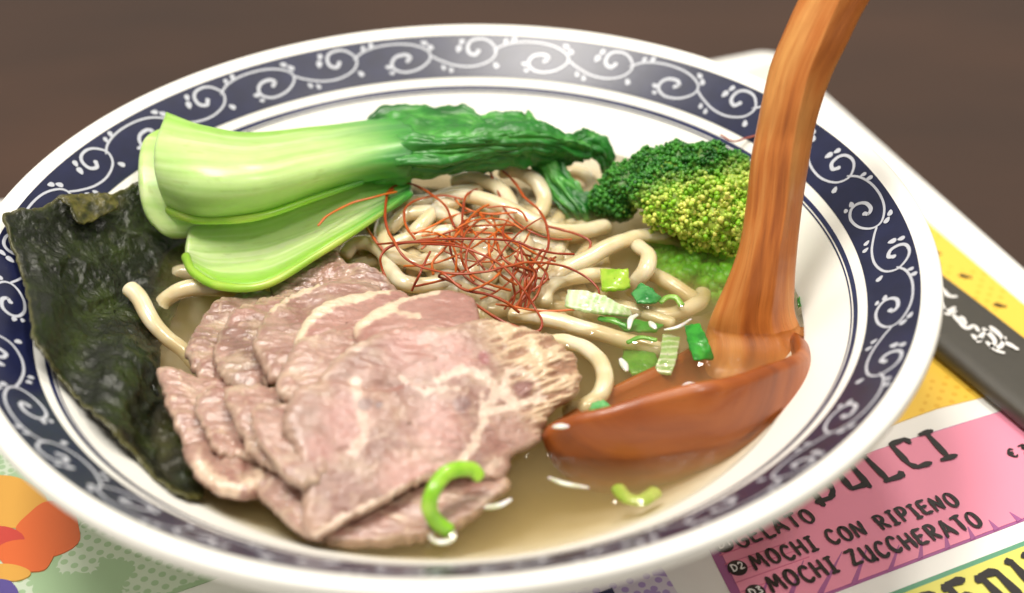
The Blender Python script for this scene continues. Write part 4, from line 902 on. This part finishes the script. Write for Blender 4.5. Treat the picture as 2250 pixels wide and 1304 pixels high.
# the big front slice
def front_h(px, py):
    q = py + 0.43 * (px - 694)                 # the slab slopes down to its straight near edge
    h = 0.0036 + 0.0150 * (1184 - q) / 404.0 - 0.0012 * ((q - 980) / 200.0) ** 2 + 0.0012
    h = h - 0.0030 * smooth(980, 1290, px)
    return h
def front_cols(V, PX, S_):
    c = meat_cols(V, PX, S_, 31, 0.35, (), .5, .55)
    n1 = fbm(V * 110 + 4, 4); n3 = fbm(V * 500, 3)
    x, y = PX[:, 0] + 14 * n1, PX[:, 1] + 14 * n1
    # coarse pale muscle on the right
    right = smooth(1090, 1190, x + 0.45 * (900 - y)) * smooth(980, 900, y - (x - 1100) * 0.3)
    fib = ridge(np.stack([(PX[:, 0] - 0.35 * PX[:, 1]) * 0.010, (PX[:, 1] + 0.35 * PX[:, 0]) * 0.045, 0 * x], -1), 3)
    cr = mixc(S(226, 200, 164), S(168, 128, 100), smooth(0.62, 0.35, fib))
    c = mixc(c, cr, right * 0.9)
    red = np.zeros(len(x))
    for cx_, cy_, r_ in ((900, 770, 90), (990, 800, 70), (960, 950, 90), (760, 940, 80), (700, 1000, 50), (900, 1060, 90)): red = np.maximum(red, smooth(r_, r_ * 0.3, np.hypot(x - cx_, y - cy_)))
    c = mixc(c, S(202, 150, 142), red * 0.55)
    for poly, wd, amt in (([(960, 846), (1010, 826), (1060, 838), (1090, 870), (1060, 905)], 16, .75), ([(1052, 880), (1060, 930), (1034, 985), (1010, 1012)], 13, .85), ([(1055, 920), (1120, 902), (1186, 880)], 13, .8), ([(776, 850), (790, 900), (800, 960), (776, 1000)], 20, .55),
                          ([(690, 1176), (780, 1128), (870, 1086), (950, 1050)], 8, .9), ([(1110, 826), (1145, 826), (1176, 850), (1170, 890), (1130, 900), (1100, 880), (1110, 826)], 12, .7), ([(700, 820), (740, 790), (800, 770)], 12, .5), ([(880, 840), (930, 870), (1000, 862)], 10, .6), ([(1000, 1040), (1050, 1060), (1085, 1020)], 14, .6)):
        d = dist_poly(PX, poly) + 8 * n3 + 8 * n1
        c = mixc(c, S(234, 210, 190), smooth(wd, wd * 0.3, d) * amt)
    for cx_, cy_, r_, col in ((1140, 862, 34, S(150, 108, 104)), (800, 902, 26, S(150, 124, 120)), (1014, 900, 30, S(152, 122, 118)), (1060, 800, 18, S(168, 110, 110)), (835, 905, 14, S(140, 116, 114))):
        c = mixc(c, col, smooth(r_, r_ * 0.5, np.hypot(x - cx_, (y - cy_) * 1.3)) * 0.85)
    c = mixc(c, S(150, 84, 70), smooth(5, 2, dist_poly(PX, [(860, 862), (900, 852), (930, 862)]) + 3 * n3) * .5)
    c = mixc(c, S(178, 136, 106), smooth(0.93, 1.0, S_) * smooth(1150, 1230, PX[:, 0]) * .8)
    return c
F_out = [(712, 822), (690, 850), (640, 866), (628, 906), (618, 950), (640, 984), (650, 1036), (660, 1080), (664, 1140), (672, 1172), (694, 1184), (720, 1176), (772, 1146), (850, 1106), (930, 1060), (1010, 1048), (1066, 1056), (1104, 1062), (1128, 1004), (1180, 978), (1212, 908), (1266, 868), (1274, 815), (1254, 776), (1202, 736), (1120, 712), (1052, 704), (984, 722), (880, 720), (790, 756), (740, 792)]
def front_disp(P, px, py, s):
    right = smooth(1090, 1190, px + 0.45 * (900 - py))
    fib = ridge(np.stack([(px - 0.35 * py) * 0.010, (py + 0.35 * px) * 0.045, 0 * px], -1), 3)
    crease = np.exp(-(dist_poly(np.stack([px, py], -1).reshape(-1, 2), [(700, 850), (745, 846), (800, 862), (860, 860)]).reshape(px.shape) / 9) ** 2)
    return 0.0008 * (1.1 * fbm(P * 50, 2) + 0.5 * (ridge(P * np.array([55, 140, 140]), 3) - .6) + 0.16 * fbm(P * 420, 3) + 0.26 * (ridge(P * np.array([160, 420, 420]) + 4, 2) - 0.6)) + right * 0.0011 * (fib - 0.6) - 0.0006 * crease
V, F, PX, S_ = polar_px(F_out, front_h, 0.0044, na=520, nr=120, rough=8, rfreq=0.05, seed=31, disp=front_disp, profile=0.7)
tag(mk("beef_slice", V, F, M_meat, cols=front_cols(V, PX, S_), water=True), "biggest beef slice, pink and marbled, lying foremost on the fan", "beef slice", "beef slices fanned out on the noodles")

# ------------------------------------------------------------------ scallions and small white slivers
def scal_piece(label, out, h0, gx, gy, th, ca, cb, stripes=0, na=80, nr=16, sharp=True, ang=0.0):
    o = np.array(out, float); cx_, cy_ = o.mean(0)
    ca_, sa_ = math.cos(ang + 0.5), math.sin(ang + 0.5)
    ext_ = max(np.ptp(o[:, 0]), np.ptp(o[:, 1])) / 2
    def hf(px, py):
        q_ = ((px - cx_) * ca_ + (py - cy_) * sa_) / ext_
        return h0 - 0.0003 + gx * (px - cx_) / 100 + gy * (py - cy_) / 100 - 0.0013 * q_ * q_ + 0.0004
    V, F, PX, S_ = polar_px(out, hf, th * 0.8, na=na, nr=nr, sharp=sharp, rough=3.0, rfreq=0.09, seed=cx_ * 0.01, disp=lambda P, px, py, s: 0.00030 * fbm(P * 260, 3), profile=0.7)
    q = (PX[:, 0] * math.cos(ang) + PX[:, 1] * math.sin(ang))
    c = mixc(ca, cb, smooth(-.4, .5, fbm(V * 300, 3)))
    if stripes: c = mixc(c, S(236, 242, 222), smooth(0.2, 0.8, np.sin(q * stripes + 2 * fbm(V * 150, 2))) * .6)
    return tag(mk("scallion_piece", V, F, M_scal, cols=c, water=True), label, "scallion")
LM, LM2, GR, GR2 = S(146, 190, 42), S(172, 204, 66), S(44, 150, 40), S(70, 176, 60)
scal_piece("small lime green scallion square at the right of the chili threads", [(1319, 593), (1381, 592), (1384, 634), (1360, 640), (1322, 640)], .0032, .0003, -.0030, .0018, LM, LM2)
scal_piece("dark green scallion bit right beside the lime square", [(1386, 646), (1408, 622), (1432, 634), (1454, 656), (1440, 668), (1400, 668)], .0016, .0002, -.002, .0010, S(34, 122, 50), S(84, 160, 90))
scal_piece("striped white and green scallion piece in front of the lime square", [(1246, 638), (1276, 638), (1330, 652), (1388, 684), (1390, 698), (1340, 692), (1282, 686), (1240, 674)], .0026, -.0014, -.0030, .0014, S(176, 206, 140), S(206, 222, 180), stripes=0.42, ang=0.25)
scal_piece("bright green scallion strip against the ladle's left side", [(1504, 716), (1538, 712), (1556, 752), (1570, 790), (1524, 794), (1512, 760)], .0016, .0006, -.001, .0010, S(34, 124, 32), S(54, 158, 44))
scal_piece("pale translucent scallion strip sunk left of the ladle", [(1456, 734), (1496, 740), (1488, 786), (1474, 826), (1436, 822), (1450, 780)], -.0008, 0, 0, .0010, S(150, 190, 110), S(180, 208, 150), stripes=0.5, ang=1.5)
scal_piece("small green scallion scrap at the ladle tip by the beef", [(1290, 912), (1300, 886), (1326, 878), (1350, 900), (1332, 916), (1304, 922)], .0014, 0, -.002, .0010, S(60, 150, 80), S(110, 180, 110))
scal_piece("sunken green scallion shred right of the striped piece", [(1340, 700), (1400, 704), (1460, 716), (1440, 732), (1370, 728)], -.0022, 0, 0, .0010, GR, GR2)
scal_piece("sunken green scallion shred below the long noodle", [(1370, 770), (1440, 770), (1450, 812), (1390, 826), (1364, 800)], -.0032, 0, 0, .0010, S(80, 160, 50), S(110, 180, 60))
scal_piece("tiny green scallion fleck stuck to the bowl wall right of the ladle", [(1752, 655), (1758, 654), (1760, 682), (1754, 684)], .0010, 0, -.004, .0006, GR, GR2)
def scal_curl(label, ctrl, r, ca, cb, flat=0.5):
    c = np.array(ctrl, float); P = catmull(at(c[:, 0], c[:, 1], c[:, 2]), 60)
    V, F, n = tube(P, r * (1 + 0.1 * fbm(P * 200, 2)), 14, flat=flat)
    V = V + 0.00012 * fbm(V * 400, 2)[:, None]
    return tag(mk("scallion_piece", V, F, M_scal, cols=mixc(ca, cb, smooth(-.4, .4, fbm(V * 200, 3))), water=True), label, "scallion")
scal_curl("lime green scallion curl hanging over the front edge of the beef", [(1052, 1046, .0072), (1036, 1032, .0086), (1004, 1032, .0100), (974, 1046, .0102), (950, 1082, .0090), (944, 1116, .0062), (958, 1146, .0030), (984, 1166, .0008)], .0017, S(140, 196, 44), S(172, 214, 70), .75)
scal_curl("pale green scallion curl in the broth just below the ladle", [(1358, 1074, -.001), (1376, 1094, -.0006), (1408, 1100, -.0004), (1440, 1082, -.0012)], .0017, S(190, 206, 110), S(160, 190, 70), .6)

WH, WH2 = S(232, 236, 226), S(214, 222, 200)  # small white slivers and flecks on the broth and ladle tip
for lab, ctrl, r_ in (("thin curved white sliver floating beside the striped piece", [(1400, 692, .0012), (1386, 702, .0012), (1382, 722, .0010)], .0008),
                      ("tiny white bit right of the curved white sliver", [(1428, 708, .0006), (1440, 722, .0006)], .0009),
                      ("long thin white sliver left of the bright green strip", [(1460, 725, .0004), (1490, 719, .0008), (1518, 702, .0006)], .0006),
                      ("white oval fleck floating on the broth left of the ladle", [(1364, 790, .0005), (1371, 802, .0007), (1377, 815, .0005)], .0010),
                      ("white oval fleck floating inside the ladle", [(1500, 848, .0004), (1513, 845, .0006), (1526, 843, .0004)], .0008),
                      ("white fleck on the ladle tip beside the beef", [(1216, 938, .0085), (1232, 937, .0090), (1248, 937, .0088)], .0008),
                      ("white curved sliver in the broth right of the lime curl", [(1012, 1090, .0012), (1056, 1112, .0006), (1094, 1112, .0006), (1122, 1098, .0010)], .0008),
                      ("small pale ring at the foot of the lime curl", [(944, 1172, .0003), (952, 1187, .0005), (974, 1192, .0005), (994, 1184, .0005), (998, 1168, .0003)], .0008),
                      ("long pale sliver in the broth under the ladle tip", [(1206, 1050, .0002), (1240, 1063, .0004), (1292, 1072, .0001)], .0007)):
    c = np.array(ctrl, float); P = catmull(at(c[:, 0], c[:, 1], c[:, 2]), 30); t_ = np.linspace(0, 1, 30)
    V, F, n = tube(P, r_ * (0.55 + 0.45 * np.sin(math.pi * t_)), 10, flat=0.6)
    tag(mk("white_sliver", V, F, M_scal, cols=mixc(WH, WH2, smooth(-.4, .4, fbm(V * 300, 2)))), lab, "scallion sliver")
scal_curl("thin green scallion half ring in the broth below the broccoli", [(1452, 664, .0002), (1466, 654, .0008), (1486, 656, .0008), (1498, 670, .0002)], .0008, S(96, 168, 60), S(150, 200, 90), .6)
scal_curl("thin green scallion shaving between the long noodle and the ladle", [(1380, 752, .0000), (1410, 742, .0005), (1440, 748, .0003)], .0007, S(96, 168, 60), S(150, 200, 90), .6)
scal_curl("small green scallion shaving below the striped piece", [(1318, 700, .0004), (1350, 706, .0007), (1376, 718, .0002)], .0009, S(60, 150, 44), S(110, 180, 70), .6)

# ------------------------------------------------------------------ chili threads
Z3 = lambda a, b_: (680 + a / 2.835, 300 + b_ / 2.835)
def mound(px, py):
    m_ = 1 - np.minimum(1.2, np.hypot((px - 1030) / 250, (py - 540) / 140))
    return 0.0015 + 0.0095 * m_
def thread(ctrl, lift, r=0.00033, label=None, hs=None, orange=0.0):
    c = np.array(ctrl, float)
    h = mound(c[:, 0], c[:, 1]) + (np.array(lift) if np.ndim(lift) else lift) if hs is None else np.array(hs)
    P = at(c[:, 0], c[:, 1], h); n = max(20, int(np.linalg.norm(np.diff(P, axis=0), axis=1).sum() / 0.0006))
    P = catmull(P, n); P = P + 0.00012 * np.stack([fbm(P * 200 + k * 4 + c[0, 0], 2) for k in range(3)], -1)
    rad = r * (1 + 0.25 * fbm(P * 300 + c[0, 1], 2))
    V, F, n = tube(P, rad, 7, flat=0.75)
    cc_ = mixc(S(150, 50, 14), S(224, 116, 30), np.clip(orange + 0.4 * fbm(V * 120 + c[0, 0], 3), 0, 1))
    return tag(mk("chili_thread", V, F, M_chili, cols=cc_), label or "one of the fine red chili threads tangled on the noodles", "chili thread", "red chili threads heaped on the noodles")
TR = [
 ([(265, 340), (310, 440), (350, 550), (410, 650), (462, 714)], [.008, .007, .005, .003, .001], .25, "chili thread sticking up leftmost in front of the pak choi"),
 ([(490, 925), (452, 820), (446, 750), (500, 690), (600, 664), (760, 660), (900, 672)], [.002, .004, .006, .006, .006, .005, .005], .1, "chili thread hooked down at the left edge of the beef"),
 ([(520, 330), (482, 370), (476, 540), (530, 660), (600, 760), (720, 822), (900, 856), (1100, 842), (1220, 812), (1380, 786), (1560, 802), (1700, 862), (1790, 940), (1806, 1000)], [.010, .010, .009, .008, .006, .005, .005, .005, .005, .005, .004, .004, .0035, .002], .1, "longest chili thread, looping from left to the striped scallion"),
 ([(480, 380), (510, 322), (590, 296), (680, 312), (770, 370), (850, 440), (900, 560)], [.009, .010, .010, .009, .008, .006, .004], .15, "chili thread arching highest at the left of the tangle"),
 ([(638, 962), (690, 850), (750, 720)], [.003, .005, .004], .0, "short straight chili thread pointing down at the beef"),
 ([(420, 672), (600, 660), (850, 640), (1100, 640), (1280, 655), (1400, 700), (1550, 730), (1645, 735)], [.004, .005, .005, .005, .005, .005, .005, .005], .0, None),
 ([(945, 932), (850, 892), (806, 872), (830, 855), (880, 890), (960, 955), (1100, 985), (1220, 1030), (1305, 1095)], [.004, .004, .004, .005, .005, .005, .004, .004, .003], .05, None),
 ([(700, 672), (900, 682), (1080, 740), (1220, 822), (1320, 940), (1400, 1060), (1446, 1150), (1430, 1212), (1350, 1206), (1200, 1150), (1100, 1090), (1032, 1046)], [.005, .005, .005, .005, .005, .004, .004, .003, .003, .003, .003, .003], .1, "chili thread looping lowest, over the top of the beef"),
 ([(1162, 1045), (1300, 1066), (1450, 1090), (1650, 1080)], [.003, .003, .003, .003], .7, "orange chili thread lying by the striped scallion"),
 ([(55, 556), (120, 490), (250, 422), (400, 380), (540, 345)], [.011, .012, .012, .012, .010], .6, "orange chili thread lying across the pale lower stalk"),
 ([(890, 45), (960, 110), (1070, 150), (1130, 230), (1160, 300), (1200, 420)], [.014, .013, .011, .008, .006, .004], .2, "chili thread reaching highest up over the dark leaf"),
 ([(1050, 80), (1100, 160), (1200, 212), (1280, 290), (1340, 380), (1420, 450), (1470, 530), (1490, 640), (1480, 720)], [.011, .010, .009, .007, .005, .004, .004, .004, .004], .15, None),
 ([(660, 640), (612, 580), (590, 500), (602, 440), (680, 392), (820, 368), (950, 392)], [.004, .005, .006, .006, .006, .006, .005], .3, None),
 ([(1042, 330), (975, 370), (955, 480), (948, 620)], [.006, .006, .005, .004], .1, None),
 ([(1170, 660), (1190, 740), (1260, 800), (1400, 850), (1330, 980), (1280, 1090)], [.004, .004, .004, .003, .002, .001], .3, None),
 ([(1480, 560), (1600, 590), (1700, 625), (1750, 660), (1740, 720)], [.003, .003, .003, .003, .002], .1, None),
 ([(1060, 100), (1110, 180), (1140, 260)], [.012, .010, .008], .4, None),
 ([(770, 860), (770, 780), (850, 690), (930, 600), (1040, 470), (1130, 420)], [.003, .004, .004, .004, .004, .003], .6, None),
 ([(650, 610), (760, 560), (880, 500), (1000, 470)], [.002, .002, .002, .002], .8, None),
]
for ctrl, lift, org, lab in TR:
    thread([Z3(*q) for q in ctrl], lift, 0.00037 if org < .3 else 0.00035, lab, orange=org)
g = np.random.default_rng(21)
for k in range(28):
    # fine arcs through the middle of the tangle
    cx_, cy_ = 1055 + g.normal() * 75, 545 + g.normal() * 55
    ang = g.uniform(0, math.pi); ln_ = g.uniform(110, 300); bend = g.uniform(-.9, .9); q = []; base = g.uniform(-.0005, .005)
    for t in np.linspace(-1, 1, 6):
        a = ang + bend * t * 0.5
        q.append((cx_ + math.cos(a) * ln_ * 0.5 * t - math.sin(ang) * bend * 30 * t * t, cy_ + math.sin(a) * ln_ * 0.40 * t + math.cos(ang) * bend * 22 * t * t))
    q = np.array(q); q[:, 0] = 1065 + (q[:, 0] - 1065) / (1 + np.abs(q[:, 0] - 1065) / 900); q[:, 1] = 550 + (q[:, 1] - 550) / (1 + np.abs(q[:, 1] - 550) / 420)
    thread(q, base + g.uniform(-.0008, .0008, 6), g.uniform(.00026, .00036), orange=g.choice([.15, .3, .45, .7]))
for k in range(10):                              # soaked bunch at the near right of the tangle
    x0, y0 = 1170 + g.normal() * 22, 555 + g.normal() * 14
    q = [(x0 + 20 * g.normal(), y0), (1162 + 18 * g.normal(), 610), (1150 + 16 * g.normal(), 650), (1130 + 22 * g.normal(), 680)]
    thread(q, [.004, .0025, .001, .0002], .00033, "one of the soaked chili threads bunched beside the noodles", orange=.15)
thread([(1584, 298), (1612, 311), (1640, 304), (1668, 297)], 0, .0003, "single chili thread stuck to the bowl wall behind the broccoli", hs=[.0145, .0138, .0142, .0150])

# ------------------------------------------------------------------ broth
NG = 560; ext = 0.09; cell = 2 * ext / NG
occ = np.zeros((NG, NG))
for q in WATER_PTS:
    i = ((q[:, 0] + ext) / cell).astype(int); j = ((q[:, 1] + ext) / cell).astype(int); ok = (i >= 0) & (i < NG) & (j >= 0) & (j < NG)
    occ[i[ok], j[ok]] = 1
kx = (np.fft.fftfreq(NG) * NG) * cell; KX, KY = np.meshgrid(kx, kx, indexing='ij'); rr2 = np.hypot(KX, KY)
ker = np.exp(-rr2 / 0.00085) * (rr2 < 0.006); ker /= 6.0
conv = np.real(np.fft.ifft2(np.fft.fft2(occ) * np.fft.fft2(ker)))
H = 0.00070 * (1 - np.exp(-np.maximum(conv, 0) * 1.2))
xs = (np.arange(NG) + 0.5) * cell - ext; GX, GY = np.meshgrid(xs, xs, indexing='ij')
H += 0.00012 * fbm(np.stack([GX * 70, GY * 70, 0 * GX], -1), 2) + 0.00003 * fbm(np.stack([GX * 320, GY * 320, 0 * GX], -1), 2)
def bump_at(px, py, rx, ry, hgt, ang=0.0):
    p = at(px, py, 0.0); dx = GX - p[0]; dy = GY - p[1]
    x = dx * math.cos(ang) + dy * math.sin(ang); y = -dx * math.sin(ang) + dy * math.cos(ang)
    return hgt * np.exp(-((x / rx) ** 2 + (y / ry) ** 2) ** 1.5)
g = np.random.default_rng(9)
for k in range(150):                            # tiny bubbles
    px, py = (g.uniform(1290, 1640), g.uniform(590, 900)) if k < 90 else (g.uniform(400, 1500), g.uniform(640, 1150))
    H += bump_at(px, py, *(2 * [g.uniform(.00025, .0006)]), g.uniform(.00012, .0004))
for k in range(46):                             # flat fat droplets
    px, py = (g.uniform(1150, 1640), g.uniform(700, 1160)) if k < 30 else (g.uniform(480, 1200), g.uniform(1060, 1200))
    H += bump_at(px, py, *(2 * [g.uniform(.0007, .0014)]), g.uniform(.00012, .0003))
RB = 0.0853
nr, na2 = 250, 640
rad = np.sqrt(np.linspace(0.00001, 1, nr)) * 0.35 + np.linspace(0.0005, 1, nr) * 0.65; rad = rad / rad[-1] * RB
a = np.arange(na2) / na2 * 2 * math.pi
X = rad[:, None] * np.cos(a); Y = rad[:, None] * np.sin(a)
fi = np.clip((X + ext) / cell - 0.5, 0, NG - 2); fj = np.clip((Y + ext) / cell - 0.5, 0, NG - 2); i0 = fi.astype(int); j0 = fj.astype(int); fx = fi - i0; fy = fj - j0
Zs = (H[i0, j0] * (1 - fx) * (1 - fy) + H[i0 + 1, j0] * fx * (1 - fy) + H[i0, j0 + 1] * (1 - fx) * fy + H[i0 + 1, j0 + 1] * fx * fy)
Zs = Zs + 0.0006 * np.exp(-(RB - rad) / 0.0009)[:, None]        # climbs the bowl wall too
T_ = np.stack([X, Y, ZB + 0.0007 + Zs], -1)
pin = prof[:60]; pin = pin[pin[:, 1] < ZB + 0.0012]; pin = pin[np.argsort(-pin[:, 0])]
lower = np.stack([np.stack([(r_ + 0.0004) * np.cos(a), (r_ + 0.0004) * np.sin(a), np.full(na2, z_ - 0.0004)], -1) for r_, z_ in pin if z_ < ZB - 0.0002], 0)
V = np.concatenate([T_.reshape(-1, 3), lower.reshape(-1, 3)]); ntot = nr + len(lower)
F = [tuple(q) for q in grid_faces(ntot, na2, cv=True)] + [tuple(range(na2))[::-1], tuple(range((ntot - 1) * na2, ntot * na2))]
m = bpy.data.materials.new("cloudy_broth"); m.use_nodes = True; nt = m.node_tree; nt.nodes.remove(nt.nodes["Principled BSDF"]); out = nt.nodes["Material Output"]
tr = nt.nodes.new("ShaderNodeBsdfTransparent"); tr.inputs[0].default_value = (0.97, 0.95, 0.90, 1)
gl = nt.nodes.new("ShaderNodeBsdfGlossy"); gl.inputs["Roughness"].default_value = 0.02
fr_ = nt.nodes.new("ShaderNodeFresnel"); fr_.inputs["IOR"].default_value = 1.35
geo = nt.nodes.new("ShaderNodeNewGeometry")
mx = nt.nodes.new("ShaderNodeMixShader"); nt.links.new(fr_.outputs[0], mx.inputs[0]); nt.links.new(tr.outputs[0], mx.inputs[1]); nt.links.new(gl.outputs[0], mx.inputs[2])
nt.links.new(mx.outputs[0], out.inputs["Surface"])
pv = nt.nodes.new("ShaderNodeVolumePrincipled"); pv.inputs["Color"].default_value = (0.82, 0.70, 0.40, 1); pv.inputs["Density"].default_value = 56.0
pv.inputs["Anisotropy"].default_value = 0.3
nt.links.new(pv.outputs[0], out.inputs["Volume"])
tag(mk("broth", V, F, m), "cloudy tan noodle broth filling the bowl", "broth", kind="stuff")

for o in bpy.data.objects:
    if '_o' in o: del o['_o']
